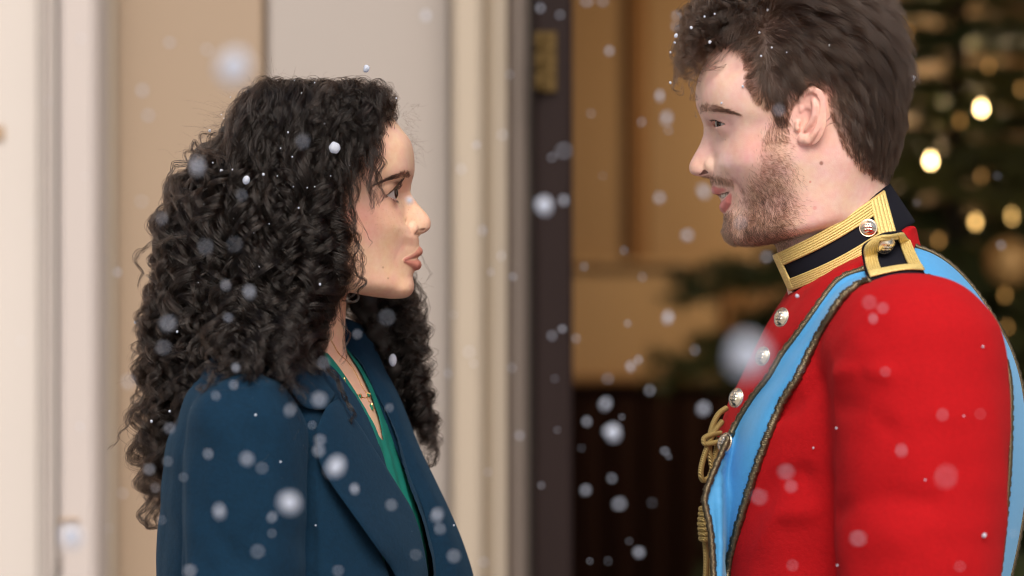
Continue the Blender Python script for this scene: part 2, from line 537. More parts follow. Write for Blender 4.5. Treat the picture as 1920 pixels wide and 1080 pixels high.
WOMAN = dict(
    face=1, bx=(404, 818), by=(158, 884), xc=590, skull_y=300, top=166, jaw=572,
    front=[(158, 600), (170, 655), (185, 692), (205, 722), (225, 740), (243, 754), (258, 766), (270, 772), (282, 775), (301, 777), (317, 777.3), (328, 776), (336, 773.5), (345, 770.5), (352, 769),
           (365, 764), (380, 763), (400, 764), (420, 769), (432, 777), (441, 782.5), (447, 785), (455, 785.8), (466, 786), (480, 784), (497, 781), (509, 776.5), (519, 774.2), (527, 775.3), (535, 776.5), (542, 776), (551, 772.5), (558, 767.5), (563, 760), (567, 750), (572, 732), (884, 730)],
    back=[(158, 520), (200, 466), (260, 432), (330, 420), (400, 430), (470, 460), (540, 480), (884, 480)],
    rows={
        243: [0, 13, 22, 31, 39, 46, 53, 58, 62, 65, 67, 66], 280: [0, 15, 26, 35, 43, 50, 56, 61, 64, 67, 69, 68],
        317: [0, 14, 26, 36, 44, 50, 55, 59, 62, 65, 68, 69], 335: [0, 11, 22, 33, 42, 48.5, 53, 57, 61, 65, 68, 69],
        352: [0, 6, 11, 17, 27, 38, 47, 53, 58, 64, 68, 69], 365: [0, 5, 9.5, 13.5, 19, 32, 45, 52, 57.5, 63, 67, 69],
        380: [0, 7, 13, 19, 28, 39, 48.5, 54.5, 59, 63.5, 67, 69], 400: [0, 9, 17, 26, 35, 43.5, 51, 56.5, 60.5, 64.5, 67, 68],
        420: [0, 9, 18, 27, 36, 43.5, 50.5, 55.5, 59.5, 63.5, 66, 67], 440: [0, 8, 15, 21.5, 28, 35, 43.5, 50.5, 56, 61, 64, 65],
        466: [0, 6, 11, 15.5, 20.5, 27, 36, 44, 51, 57.5, 61, 62], 497: [0, 6, 11, 15.5, 20.5, 27, 35, 42.5, 49, 55, 58.5, 59],
        519: [0, 8, 13.5, 18.5, 24, 30, 37, 43, 48.5, 53.5, 57, 57], 542: [0, 10, 16, 21, 26, 31, 37, 42, 46.5, 51.5, 55, 55],
        556: [0, 8, 14, 18.5, 22.5, 26.5, 31.5, 36, 40.5, 46, 51, 52], 566: [0, 3, 6, 9, 12, 15, 19, 23, 29, 37, 45, 49]},
    jawline=((755, 574), (600, 532)), jawk=36,
    neck=[[(560, 470, 0, 92), (556, 590, 0, 92), (545, 700, 0, 100), (530, 800, 0, 120)]], neckq=1.0, neckk=14,
    nose=[(338, 767), (347, 769.2), (352, 768.9), (358, 769), (364, 771), (371, 775.5), (380, 782), (391, 791), (398, 797.8), (405, 803), (412, 806.5), (419, 807.8), (426.7, 806.7), (432, 802.5), (436.7, 796), (440, 788), (443, 784)],
    nrows={352: [0, 3.5, 5, 7, 9.5, 12, 14, 16, 18], 371: [0, 3.2, 4.6, 6.2, 8.2, 10.5, 12.8, 15, 17], 391: [0, 3.2, 4.8, 6.6, 8.4, 10.4, 12.6, 15, 17.5],
           405: [0, 3.4, 5, 6.8, 8.4, 10.2, 12.6, 15, 17.5], 419: [0, 3.6, 5.4, 7.4, 9, 10.6, 12.6, 14.8, 16], 430: [0, 3.6, 5.4, 7.2, 9, 10.8, 12.8, 14.8, 15.6], 437: [0, 3, 4.5, 6.5, 9, 11.5, 13.5, 15, 15], 441: [0, 1, 2, 4, 6, 8, 9, 9, 9]},
    ala=[((773, 429, -24), (11.5, 11.5, 8.5), 4)],
    nostril=[[(795, 431.5, -14, 2.6), (789, 434.5, -22, 4.0), (782, 438.5, -25, 3.0)], [(768, 408, -30, 1.0), (760, 420, -37, 1.6), (761, 433, -39, 1.2)]],
    lips=[[(783, 471.5, 0, 9.8), (780.5, 473, -10, 8.4), (774.5, 478, -21, 5.6), (766.5, 483.6, -34, 3.4), (759.5, 488, -46, 1.3)],
          [(780, 496.5, 0, 10.6), (777.5, 496, -12, 9.2), (770, 493.8, -27, 5.8), (761, 490, -45, 1.4)]],
    gap=[[(793, 483.5, 0, 3.8), (785, 484, -16, 2.8), (773, 486.5, -34, 1.6), (762, 488.8, -46, .8)]],
    bumps=[],
    dents=[],
    grooves=[([(757, 447, -38, 1), (748, 466, -55, 1), (744, 484, -62, 1)], .9, 8), ([(752, 349, -72, 1), (736, 345, -92, 1), (720, 354, -100, 1)], 1.8, 3)], eye=(723.5, 365, -65), eyer=25,
    lid_up=[(-52, -5), (-30, 16), (0, 30), (30, 24), (55, 7), (76, -9)], lid_lo=[(-52, -8), (-30, -20), (0, -27), (30, -26), (55, -19), (76, -11)],
)

def _e(px, py, q):
    x, y = U(px, py, q); return (float(x), float(y), q)
def _ear_man():
    q0 = lambda px: -146 - (px - 1490) * .62            # the rim stands off the head towards the back
    P = lambda px, py, r, d=0: (*_e(px, py, q0(px) - d), r)
    rim = [(1503, 208, 5), (1500, 196, 5.5), (1503, 183, 6), (1511, 173, 6.2), (1523, 168.5, 6.2), (1535, 173.5, 6.2), (1542.5, 186, 6.2), (1544, 200, 6), (1540.5, 218, 5.5), (1534, 237, 5), (1526, 252, 6), (1516, 265, 7)]
    anti = [(1524, 186, 4), (1528, 200, 5.5), (1527, 216, 6.5), (1520, 231, 6.5), (1511, 242, 6)]
    base = [(1500, 195, 20), (1518, 195, 20), (1516, 225, 18), (1509, 255, 14)]
    c = _e(1519, 200, q0(1519) + 6)
    def plate(x, y, q):
        # thin slab following the rim plane
        qq = q + 0.62 * (x - c[0])
        return ell((c[0], c[1] + 16, c[2]), (29, 56, 7))(x, y, qq)
    plate.bb = [(c[0] - 40, c[0] + 40), (c[1] - 50, c[1] + 80), (c[2] - 40, c[2] + 40)]
    return [('+', plate, 4), ('+', chain([P(*a) for a in rim]), 3), ('+', chain([P(*a) for a in anti]), 4),
            ('+', chain([P(1506, 262, 11, -3), P(1512, 262, 10, -2)]), 4), ('+', chain([P(1496, 232, 6, 4), P(1496, 241, 6.5, 5)]), 5),
            ('-', chain([P(1511, 212, 9.5, 5), P(1510, 222, 8.5, 4), P(1504.5, 236, 5.5, 4), P(1503, 246, 3.5, 4)]), 3.5),
            ('-', chain([P(1513, 192, 5.5, 6), P(1516, 185, 5, 6), P(1528, 180, 3.6, 6)]), 3),
            ('-', chain([P(1536, 186, 2.6, 7), P(1537, 203, 2.6, 7), P(1534, 216, 2.0, 7)]), 2)]

MAN = dict(
    face=-1, bx=(1284, 1712), by=(-24, 560), xc=1505, skull_y=150, top=-14, jaw=470,
    front=[(-24, 1500), (-10, 1468), (10, 1424), (30, 1388), (55, 1358), (80, 1340), (105, 1325.5), (125, 1317.5), (140, 1311.5), (155, 1307), (170, 1304.6), (182, 1304), (190, 1304.8), (198, 1306.3), (210, 1310.5), (225, 1316), (238, 1320), (247, 1321),
           (262, 1326), (280, 1329), (300, 1331), (315, 1331), (325, 1330), (335, 1331.5), (344, 1334), (360, 1341), (375, 1351), (390, 1356), (402, 1357), (410, 1358.5), (420, 1358), (431, 1356), (441, 1358), (449, 1363), (455, 1370), (460, 1379), (464, 1392), (470, 1412), (560, 1440)],
    back=[(-24, 1580), (0, 1612), (50, 1652), (100, 1678), (150, 1689), (200, 1690), (250, 1684), (300, 1668), (345, 1645), (400, 1630), (560, 1630)],
    rows={
        80: [0, 14, 24, 33, 42, 49, 56, 61, 66, 70, 73, 73], 125: [0, 14, 24, 34, 43, 50, 57, 62, 66, 70, 73, 73], 170: [0, 15, 27, 37, 46, 53, 59, 63, 67, 71, 74, 74.5],
        200: [0, 15, 28, 38, 46, 52.5, 58, 62, 65.5, 70, 73.5, 75], 218: [0, 12, 24, 36, 45, 51.5, 56.5, 60.5, 65, 70, 74, 75],
        240: [0, 5.5, 10.5, 16, 26, 39, 49, 55.5, 61, 68, 73, 75], 252: [0, 6, 11, 16, 22, 35, 48, 55.5, 61.5, 68.5, 73, 75],
        270: [0, 7, 13, 20, 29, 39, 50, 57, 62.5, 69, 73, 74.5], 290: [0, 9, 17, 26, 35, 43.5, 52.5, 59, 64, 69.5, 73, 74],
        310: [0, 10, 20, 29, 37.5, 45, 53, 59, 63.5, 68.5, 72, 73], 330: [0, 9, 16, 23, 30, 37.5, 46.5, 53.5, 59.5, 65.5, 69.5, 71],
        360: [0, 6.5, 11.5, 16.5, 21.5, 28.5, 38, 46.5, 54, 62, 67, 69], 390: [0, 6.5, 11.5, 16.5, 21.5, 28, 37, 45, 52.5, 60.5, 66, 68],
        410: [0, 9, 15, 20.5, 26, 32, 40, 47, 53.5, 61, 65, 66], 440: [0, 11.5, 18, 24, 29.5, 35, 43.5, 48.5, 53.5, 59, 62, 62],
        453: [0, 11, 18, 24, 29.5, 34, 39, 44, 49, 55, 58, 58], 463: [0, 5, 10, 14, 18, 22, 27, 33, 40, 48, 53, 54]},
    jawline=((1385, 469), (1500, 440)),
    neck=[[(1548, 300, 0, 112), (1556, 400, 0, 112), (1575, 470, 0, 112), (1600, 560, 0, 118)]], neckq=1.02, neckk=16,
    nose=[(235, 1324), (244, 1321), (248, 1320.5), (257, 1317.5), (272, 1311.7), (290, 1301.7), (298, 1297.3), (305, 1294), (313, 1292), (321, 1293), (326.7, 1298), (330, 1307), (332, 1320), (334, 1328)],
    nrows={247: [0, 4, 6, 8, 10.5, 13, 15, 17, 19], 270: [0, 4, 5.6, 7.4, 9.4, 11.6, 13.8, 16, 18], 290: [0, 4, 5.8, 7.8, 9.6, 11.6, 13.6, 16, 18.5],
           303: [0, 3.8, 5.6, 7.6, 9.4, 11.2, 13.4, 16, 18.5], 313: [0, 4, 5.8, 8, 9.8, 11.4, 13.6, 16, 17], 322: [0, 4, 5.8, 7.8, 9.6, 11.6, 14, 16, 16.6], 329: [0, 3, 4.5, 6.5, 9, 11.5, 13.5, 15, 15], 333: [0, 1, 2, 4, 6, 8, 9, 9, 9]},
    ala=[((1333, 311, -27), (14, 14, 10), 4)],
    nostril=[[(1313, 326, -13, 3), (1321, 323, -22, 4.4), (1331, 319.5, -27, 3.2)], [(1343, 291, -34, .8), (1350, 304, -41, 1.2), (1349, 318, -43, 1.0)]],
    lips=[[(1344, 356, 0, 10.4), (1346, 355.5, -14, 9.4), (1356.5, 354.5, -33, 6), (1372, 354, -51, 1.8)],
          [(1361, 388, 0, 12.6), (1361.5, 387, -14, 11.8), (1364.5, 378, -32, 8), (1371, 360, -49, 1.8)]],
    gap=[[(1340, 370, 0, 5.5), (1352, 368.5, -20, 4.8), (1364, 361.5, -40, 2.8), (1373, 356.5, -51, .8)]],
    bumps=[],
    dents=[],
    jawk=22, grooves=[([(1350, 300, -40, 1), (1366, 322, -62, 1), (1379, 345, -70, 1), (1384, 366, -70, 1)], 4.0, 9), ([(1368, 240, -90, 1), (1384, 246, -100, 1)], 1.2, 3), ([(1366, 247, -86, 1), (1380, 256, -98, 1)], 1.0, 3), ([(1338, 222, -72, 1), (1352, 221, -88, 1), (1366, 229, -97, 1)], 1.6, 3)], eye=(1361, 233, -66), eyer=25,
    lid_up=[(-52, -6), (-30, 1), (0, 5), (30, 3), (55, -4), (74, -10)], lid_lo=[(-52, -10), (-30, -16), (0, -20), (30, -20), (55, -16), (74, -12)],
    ear=_ear_man(),
)

# ---- skin
def skin_mat(name, sss=.07):
    m = mat(name, rough=.46)
    n = m.node_tree; b = n.nodes["Principled BSDF"]
    a = n.nodes.new("ShaderNodeAttribute"); a.attribute_name = "tint"
    tc = n.nodes.new("ShaderNodeTexCoord")
    def noise(sc, det=3):
        k = n.nodes.new("ShaderNodeTexNoise"); k.inputs["Scale"].default_value = sc; k.inputs["Detail"].default_value = det
        n.links.new(tc.outputs["Object"], k.inputs["Vector"]); return k
    n1 = noise(55, 4); n2 = noise(900, 2); n3 = noise(210, 3)
    mx = n.nodes.new("ShaderNodeMix"); mx.data_type = 'RGBA'; mx.blend_type = 'OVERLAY'; mx.inputs[0].default_value = .34
    n.links.new(a.outputs["Color"], mx.inputs[6])
    ml = n.nodes.new("ShaderNodeMix"); ml.data_type = 'RGBA'; ml.inputs[0].default_value = .5
    n.links.new(n1.outputs["Color"], ml.inputs[6]); n.links.new(n3.outputs["Fac"], ml.inputs[7])
    n.links.new(ml.outputs[2], mx.inputs[7])
    n.links.new(mx.outputs[2], b.inputs["Base Color"])
    bu = n.nodes.new("ShaderNodeBump"); bu.inputs["Strength"].default_value = .20; bu.inputs["Distance"].default_value = .0008
    n.links.new(n2.outputs["Fac"], bu.inputs["Height"]); n.links.new(bu.outputs[0], b.inputs["Normal"])
    rr = n.nodes.new("ShaderNodeMapRange"); rr.inputs[3].default_value = .36; rr.inputs[4].default_value = .58
    n.links.new(n3.outputs["Fac"], rr.inputs[0]); n.links.new(rr.outputs[0], b.inputs["Roughness"])
    b.inputs["Subsurface Weight"].default_value = sss
    b.inputs["Subsurface Radius"].default_value = (1.0, .42, .26)
    b.inputs["Subsurface Scale"].default_value = .006
    b.inputs["Specular IOR Level"].default_value = .42
    return m

def blob(V, c, r, soft=.5):
    d = np.sqrt((((V - np.array(c)) / np.array(r))**2).sum(1))
    return 1 - sstep(1 - soft, 1 + soft, d)
def mixc(C, c, w): return C + (np.array(c) - C) * w[:, None]

def eye_mat(name, iris):
    m = mat(name, rough=.06); n = m.node_tree; b = n.nodes["Principled BSDF"]
    a = n.nodes.new("ShaderNodeAttribute"); a.attribute_name = "tint"
    n.links.new(a.outputs["Color"], b.inputs["Base Color"])
    b.inputs["Coat Weight"].default_value = .6; b.inputs["Coat Roughness"].default_value = .02
    return m

def eyeball(name, c, r, gaze, iris, m, parent, rim=13.2):
    """sphere in grid units with a slightly raised cornea"""
    mb = []; F = []; nu, nv = 40, 48
    for i in range(nv + 1):
        th = math.pi * i / nv
        for j in range(nu):
            ph = 2 * math.pi * j / nu
            mb.append((math.cos(th), math.sin(th) * math.cos(ph), math.sin(th) * math.sin(ph)))
    P = np.array(mb)
    ang = np.degrees(np.arccos(np.clip(P[:, 0], -1, 1)))
    rad = r * (1 + .05 * np.clip(1 - (ang / 29)**2, 0, 1))
    g = np.array(gaze, float); g /= np.linalg.norm(g)
    a = np.array([0, 1, 0]); b1 = np.cross(a, g); b1 /= np.linalg.norm(b1); b2 = np.cross(g, b1)
    R = np.stack([g, b2, b1], 1)
    V = (P * rad[:, None]) @ R.T + np.array(c)
    for i in range(nv):
        for j in range(nu):
            F.append((i * nu + j, i * nu + (j + 1) % nu, (i + 1) * nu + (j + 1) % nu, (i + 1) * nu + j))
    C = np.tile(np.array([.46, .41, .39]), (len(V), 1))
    C = mixc(C, iris, 1 - sstep(26, 29, ang)); C = mixc(C, np.array(iris) * .4, (1 - sstep(27, 29.5, ang)) * sstep(24, 26.5, ang))
    C = mixc(C, (.004, .004, .004), 1 - sstep(11, 13.5, ang))
    C = mixc(C, (.55, .35, .32), sstep(60, 95, ang) * .5)
    return mesh(name, world(V), np.array(F)[:, ::-1], m, parent, col={'tint': C})
# ------------------------------------------------------------------ the setting
def paint(name, col, rough=.55, var=.06, sc=6.0, bump=.08):
    m = mat(name, rough=rough); n = m.node_tree; b = n.nodes["Principled BSDF"]
    tc = n.nodes.new("ShaderNodeTexCoord"); k = n.nodes.new("ShaderNodeTexNoise"); k.inputs["Scale"].default_value = sc; k.inputs["Detail"].default_value = 6
    n.links.new(tc.outputs["Object"], k.inputs["Vector"])
    mr = n.nodes.new("ShaderNodeMapRange"); mr.inputs[3].default_value = 1 - var; mr.inputs[4].default_value = 1 + var
    n.links.new(k.outputs[0], mr.inputs[0])
    mx = n.nodes.new("ShaderNodeMix"); mx.data_type = 'RGBA'; mx.blend_type = 'MULTIPLY'; mx.inputs[0].default_value = 1; mx.inputs[6].default_value = (*col, 1)
    n.links.new(mr.outputs[0], mx.inputs[7]); n.links.new(mx.outputs[2], b.inputs["Base Color"])
    bu = n.nodes.new("ShaderNodeBump"); bu.inputs["Strength"].default_value = bump; bu.inputs["Distance"].default_value = .002
    n.links.new(k.outputs[0], bu.inputs["Height"]); n.links.new(bu.outputs[0], b.inputs["Normal"])
    return m
def wood(name, c0, c1, sc=3.0, rough=.5):
    m = mat(name, rough=rough); n = m.node_tree; b = n.nodes["Principled BSDF"]
    tc = n.nodes.new("ShaderNodeTexCoord"); mp = n.nodes.new("ShaderNodeMapping"); mp.inputs["Scale"].default_value = (sc * 8, sc * 8, sc * .6)
    k = n.nodes.new("ShaderNodeTexNoise"); k.inputs["Scale"].default_value = 1.0; k.inputs["Detail"].default_value = 6; k.inputs["Distortion"].default_value = .6
    n.links.new(tc.outputs["Object"], mp.inputs[0]); n.links.new(mp.outputs[0], k.inputs["Vector"])
    mx = n.nodes.new("ShaderNodeMix"); mx.data_type = 'RGBA'; mx.inputs[6].default_value = (*c0, 1); mx.inputs[7].default_value = (*c1, 1)
    n.links.new(k.outputs[0], mx.inputs[0]); n.links.new(mx.outputs[2], b.inputs["Base Color"])
    return m
def XP(px, Y): return (px - 960) * S * (D + Y) / D            # place of a photo column at distance Y
def ZP(py, Y): return EYE - (py - 540) * S * (D + Y) / D

# ground: one sheet outdoors, flagstones where the people stand
b = MB(); b.box(-60, 60, -60, .80, -.3, 0.0)
tag(b.build("ground", paint("worn_stone", (.34, .32, .30), .8, .2, 3), smooth=False), kind='structure')
stone = paint("flagstone", (.36, .34, .32), .75, .2, 5)
pv = tag(empty("paving", (0, 0, 0)), kind='structure')
fm = MB(); fm.box(-.298, .298, -.298, .298, 0.004, .03, bev=.01)
slab = fm.build("flagstone", stone, pv, smooth=False)
for i in range(-5, 6):
    for j in range(-4, 1):
        o = slab if (i, j) == (-5, -4) else slab.copy()
        if o is not slab: COL.objects.link(o)
        o.location = (i * .604 + (.3 if j % 2 else 0), j * .604 + .46, rng.uniform(-.002, .002))

# painted front with mouldings, to the left of the doorway
M_wht = paint("off_white_paint", (.61, .56, .52), .5, .05, 2.5); M_pink = paint("pale_stone_paint", (.54, .48, .45), .5, .04, 3)
M_gry = paint("shaded_grey_paint", (.42, .37, .335), .55, .05, 3); M_tan = paint("tan_paint", (.345, .255, .178), .55, .09, 1.7)
M_tau = paint("taupe_paint", (.385, .342, .312), .55, .04, 2); M_crm = paint("cream_paint", (.43, .36, .28), .5, .04, 3)
M_gbr = paint("grey_brown_paint", (.19, .155, .135), .55, .06, 3); M_line = paint("shadow_gap_paint", (.22, .15, .10), .7, .05, 3)
front = tag(empty("building_front", (-1.0, .95, 0)), "cream and tan panelled house front with upright mouldings behind the woman", "building front")
ZT = 3.4
def upright(name, p0, p1, Y, depth, m, bev=.008):
    """p0..p1 photo columns; front face at distance Y"""
    g = MB(); g.box(XP(p0, Y), XP(p1, Y), Y, Y + depth, 0.0, ZT, bev=bev); return g.build(name, m, front, smooth=False)
upright("panel", -2600, 74, 1.02, .2, M_wht, .004)
upright("moulding", 74.5, 85, .985, .2, M_wht, .006)
upright("moulding", 85.5, 95, .955, .2, M_pink, .006)
upright("moulding", 95.5, 103, .935, .25, M_wht, .006)
upright("shadow_gap", 103.2, 108, .99, .2, M_gbr, .001)
upright("pilaster", 108.3, 181, .93, .25, M_pink, .008)
upright("moulding", 181.4, 197, .97, .2, M_gry, .012)  # grey puts the shading of this edge into the paint
upright("moulding", 197.3, 214, 1.00, .2, M_crm, .016)
upright("panel", 214.4, 494, 1.04, .2, M_tan, .004)
upright("shadow_gap", 494.3, 500, 1.06, .2, M_line, .001)
upright("panel", 500.4, 846, 1.03, .2, M_tau, .006)
upright("pilaster", 846.4, 905, .95, .3, M_crm, .008)
upright("moulding", 905.4, 950, .985, .3, M_crm, .014)
upright("moulding", 950.4, 993, 1.03, .3, M_gbr, .012)
chip = paint("bare_plaster", (.42, .30, .20), .9, .2, 30)
g = MB(); g.box(XP(111, .93), XP(148, .93), .9265, .931, ZP(979, .93), ZP(972, .93)); g.build("crack", chip, front, smooth=False)
g = MB(); g.box(XP(107, .93), XP(113, .93), .9265, .931, ZP(1070, .93), ZP(1040, .93)); g.build("crack", M_gbr, front, smooth=False)
g = MB(); g.box(XP(-10, 1.02), XP(8, 1.02), 1.016, 1.021, ZP(262, 1.02), ZP(236, 1.02)); g.build("chip", chip, front, smooth=False)
# lintel over the doorway and the far jamb, out of view
g = MB(); g.box(XP(993.5, 1.03), 1.75, 1.0, 1.25, 2.45, ZT); g.build("lintel", M_tau, front, smooth=False)
g = MB(); g.box(1.75, 4.5, 1.0, 1.25, 0, ZT); g.build("panel", M_tau, front, smooth=False)

# dark door leaf folded back at the left of the opening
door = tag(empty("door", (XP(1040, 1.0), 1.0, 0)), "dark brown wooden door edge with brass hinge between wall and lit room", "door")
M_door = wood("dark_wood", (.013, .008, .0075), (.027, .017, .016), 2.0, .6)
g = MB(); g.box(XP(1001, 1.0), XP(1074, 1.0), 1.0, 1.75, .02, 2.43, bev=.006); g.build("leaf", M_door, door, smooth=False)
M_door.node_tree.nodes['Principled BSDF'].inputs['Specular IOR Level'].default_value = .12
M_gap = paint("door_gap", (.02, .015, .013), .8, .05)
g = MB(); g.box(XP(994, 1.04), XP(1000.4, 1.04), 1.04, 1.3, .02, 2.44); g.build("gap_strip", M_gap, door, smooth=False)  # near-black strip colours in the dark gap beside the leaf
brass = mat("aged_brass", (.10, .06, .015, 1), .6, .6)
hz0, hz1 = ZP(172, 1.0), ZP(60, 1.0)
g = MB(); g.box(XP(1006, 1.0), XP(1043, 1.0), .9935, .999, hz0, hz1)
hinge = g.build("hinge", brass, door, smooth=False)
g = MB()
for k in range(3):
    z0 = hz0 + (hz1 - hz0) * (k + .06) / 3; z1 = hz0 + (hz1 - hz0) * (k + .94) / 3
    g.lathe([(.0052, z0), (.0058, z0 + .002), (.0058, z1 - .002), (.0052, z1)], 12, (XP(1010, 1.0), .989, 0))
g.build("knuckle", brass, hinge)
sm = MB(); sm.lathe([(.004, 0), (.0035, .0012), (.001, .0018)], 10)
sc0 = sm.build("screw", brass, hinge)
for k in range(5):
    o = sc0 if k == 0 else sc0.copy()
    if k: COL.objects.link(o)
    o.rotation_euler = (math.pi / 2, 0, 0)
    o.location = Vector((XP(1024 + 9 * (k % 2), 1.0), .9935, hz0 + (hz1 - hz0) * (k + .5) / 5))

# the lit room
YB = 3.7
M_och = wood("honey_panel", (.31, .20, .10), (.38, .25, .13), .5, .5); M_och2 = wood("honey_panel_light", (.45, .30, .155), (.54, .37, .20), .5, .45)
M_och3 = wood("honey_moulding", (.22, .11, .04), (.29, .15, .055), .5, .5)
M_wain = wood("dark_wainscot", (.016, .007, .0055), (.034, .015, .011), 1.2, .7)
M_wain.node_tree.nodes['Principled BSDF'].inputs['Specular IOR Level'].default_value = .1
room = tag(empty("panelled_wall", (1.0, YB, 0)), "honey coloured wooden panelled wall with dark lower part inside the doorway", "wall")
def back(name, p0, p1, y0, y1, Y, m, dep=.12, bev=.004):
    g = MB(); g.box(XP(p0, Y), XP(p1, Y), Y, Y + dep, ZP(y1, Y), ZP(y0, Y), bev=bev); return g.build(name, m, room, smooth=False)
back("panel", 700, 1178, -260, 488, YB, M_och)
back("moulding", 1178.5, 1212, -260, 488, YB - .03, M_och3, .15, .012)
back("panel", 1212.5, 1900, -260, 488, YB, M_och)
back("moulding", 1895, 1935, -260, 488, YB - .03, M_och3, .15, .012)
back("panel", 1900.5, 2500, -260, 488, YB + .002, M_och)
back("ledge", 700, 2500, 488.5, 497, YB - .05, M_och2, .2, 0)
back("panel", 700, 1352, 497.5, 706, YB - .005, M_och2)
back("moulding", 1352.5, 1395, 497.5, 706, YB - .03, M_och3, .15, .012)
back("panel", 1395.5, 2500, 497.5, 706, YB, M_och3)
back("ledge", 700, 2500, 706.5, 716, YB - .07, M_och3, .2, 0)
back("wainscot", 700, 2500, 716.5, 1560, YB - .02, M_wain)
for k in range(5): back("wainscot_panel", 1085 + 62 * k, 1135 + 62 * k, 745, 1150, YB - .04, M_wain, .03, .008)
b = MB(); b.box(-.5, 4.5, .80, 4.2, -.25, .02)
tag(b.build("floor", wood("floor_boards", (.05, .028, .018), (.09, .05, .03), 1.0, .4), smooth=False), kind='structure')
b = MB(); b.box(-.25, 4.5, 1.25, 4.2, 2.95, 3.05)
tag(b.build("ceiling", paint("ceiling_paint", (.6, .5, .38)), smooth=False), kind='structure')
b = MB(); b.box(-.27, -.15, 1.25, 4.2, .02, 2.95)
tag(b.build("room_side_wall", M_och, smooth=False), kind='structure')
b = MB(); b.box(2.75, 2.87, 1.25, 4.2, .02, 2.95)
tag(b.build("room_side_wall", M_och, smooth=False), kind='structure')

# globe lamp on a pole behind the tree, added to light the room
def emis(name, col, st):
    m = mat(name, (*col, 1), .4); b = m.node_tree.nodes["Principled BSDF"]
    b.inputs["Emission Color"].default_value = (*col, 1); b.inputs["Emission Strength"].default_value = st; return m
LY = 3.15; lx, lz = XP(1897, LY), ZP(492, LY)
lamp = tag(empty("added_floor_lamp", (lx, LY, .02)), "lit globe lamp glowing warm behind the man's shoulder", "lamp")
g = MB(); g.lathe([(.001, lz - .062), (.03, lz - .055), (.05, lz - .035), (.06, lz), (.05, lz + .035), (.03, lz + .055), (.001, lz + .062)], 24, (lx, LY, 0)); g.build("globe", emis("lamp_glass", (1.0, .62, .25), 1.1), lamp)
g = MB(); g.lathe([(.14, .02), (.14, .035), (.02, .05), (.012, .08), (.012, lz - .068), (.03, lz - .064)], 20, (lx, LY, 0)); g.build("pole", brass, lamp)
pl = bpy.data.lights.new("room_fill_light", 'POINT'); pl.energy = 17; pl.color = (1.0, .74, .46); pl.shadow_soft_size = .08  # added point light that warms the room, set off from the globe
lo = link("room_fill_light", pl); lo.location = (lx - .12, LY - .14, lz + .30)

# Christmas tree
TY = 2.75; tx = XP(1800, TY)
tree = tag(empty("christmas_tree", (tx, TY, .02)), "dark green Christmas fir tree standing in the lit room behind the man", "tree")
bark = wood("bark", (.05, .03, .02), (.09, .06, .04), 3)
g = MB(); zz = np.linspace(.02, 2.75, 14); g.tube(np.stack([tx + .012 * np.sin(zz * 3), TY + .01 * np.cos(zz * 2.3), zz], 1), np.linspace(.045, .006, 14), 10); g.build("trunk", bark, tree)
need = mat("fir_needles", (.022, .040, .014, 1), .5)
nn = need.node_tree; oi = nn.nodes.new("ShaderNodeObjectInfo"); cr = nn.nodes.new("ShaderNodeMix"); cr.data_type = 'RGBA'
cr.inputs[6].default_value = (.05, .078, .024, 1); cr.inputs[7].default_value = (.14, .14, .04, 1)
nn.links.new(oi.outputs["Random"], cr.inputs[0]); nn.links.new(cr.outputs[2], nn.nodes["Principled BSDF"].inputs["Base Color"])
def branch_geo(seed):
    r = np.random.default_rng(seed); g = MB()
    main = spline([(0, 0, 0), (.3, 0, .05), (.65, .01, .06), (1, 0, -.02)], 14); g.tube(main, np.linspace(.016, .003, 14), 5, 0)
    V = []; F = []
    def needles(P, dens):
        for i in range(int(dens)):
            t = r.uniform(.05, 1); k = t * (len(P) - 1); a = int(min(k, len(P) - 2)); p = P[a] + (P[a + 1] - P[a]) * (k - a)
            d = (P[a + 1] - P[a]); d = d / np.linalg.norm(d) * .6 + r.normal(0, .55, 3); d /= np.linalg.norm(d)
            w = np.cross(d, r.normal(size=3)); w /= np.linalg.norm(w); n0 = len(V); L = r.uniform(.05, .085)
            V.extend([p - w * .007, p + w * .007, p + d * L]); F.append((n0, n0 + 1, n0 + 2))
    needles(main, 170)
    for k in range(16):
        t = .12 + .85 * k / 16; i = int(t * 13); sg = 1 if k % 2 else -1
        L = .42 * (1 - t) + .10; e = main[i] + np.array([L * .75, sg * L * .7, r.uniform(-.05, .04)])
        tw = np.linspace(main[i], e, 5); g.tube(tw, .004, 4, 0); needles(tw, 60 + 130 * (1 - t))
    g.add(np.array(V), F, 1)
    return g
protos = [branch_geo(s).build("branch", None, tree, mats=[bark, need]) for s in (1, 2, 3)]
tr = np.random.default_rng(12); cnt = 0
def put_branch(z, L, az, droop):
    global cnt
    o = protos[cnt % 3] if cnt < 3 else protos[cnt % 3].copy()
    if cnt >= 3: COL.objects.link(o)
    cnt += 1
    o.location = (0, 0, z - .02); o.rotation_euler = (tr.uniform(-.3, .3), droop, az); o.scale = (L, L * tr.uniform(.8, 1.1), L)
for k in range(210):
    z = .35 + 2.3 * (k / 210); L = (2.85 - z) * .27 * tr.uniform(.8, 1.12) + .05
    put_branch(z, L, k * 2.39996 + tr.uniform(-.2, .2), .30 - .25 * (z / 2.8) + tr.uniform(-.08, .08))
for z, L in ((ZP(508, TY) - .02, .55), (ZP(655, TY) - .02, .58), (ZP(590, TY), .42), (ZP(700, TY), .46)): put_branch(z, L, math.pi + tr.uniform(-.1, .1), .04)
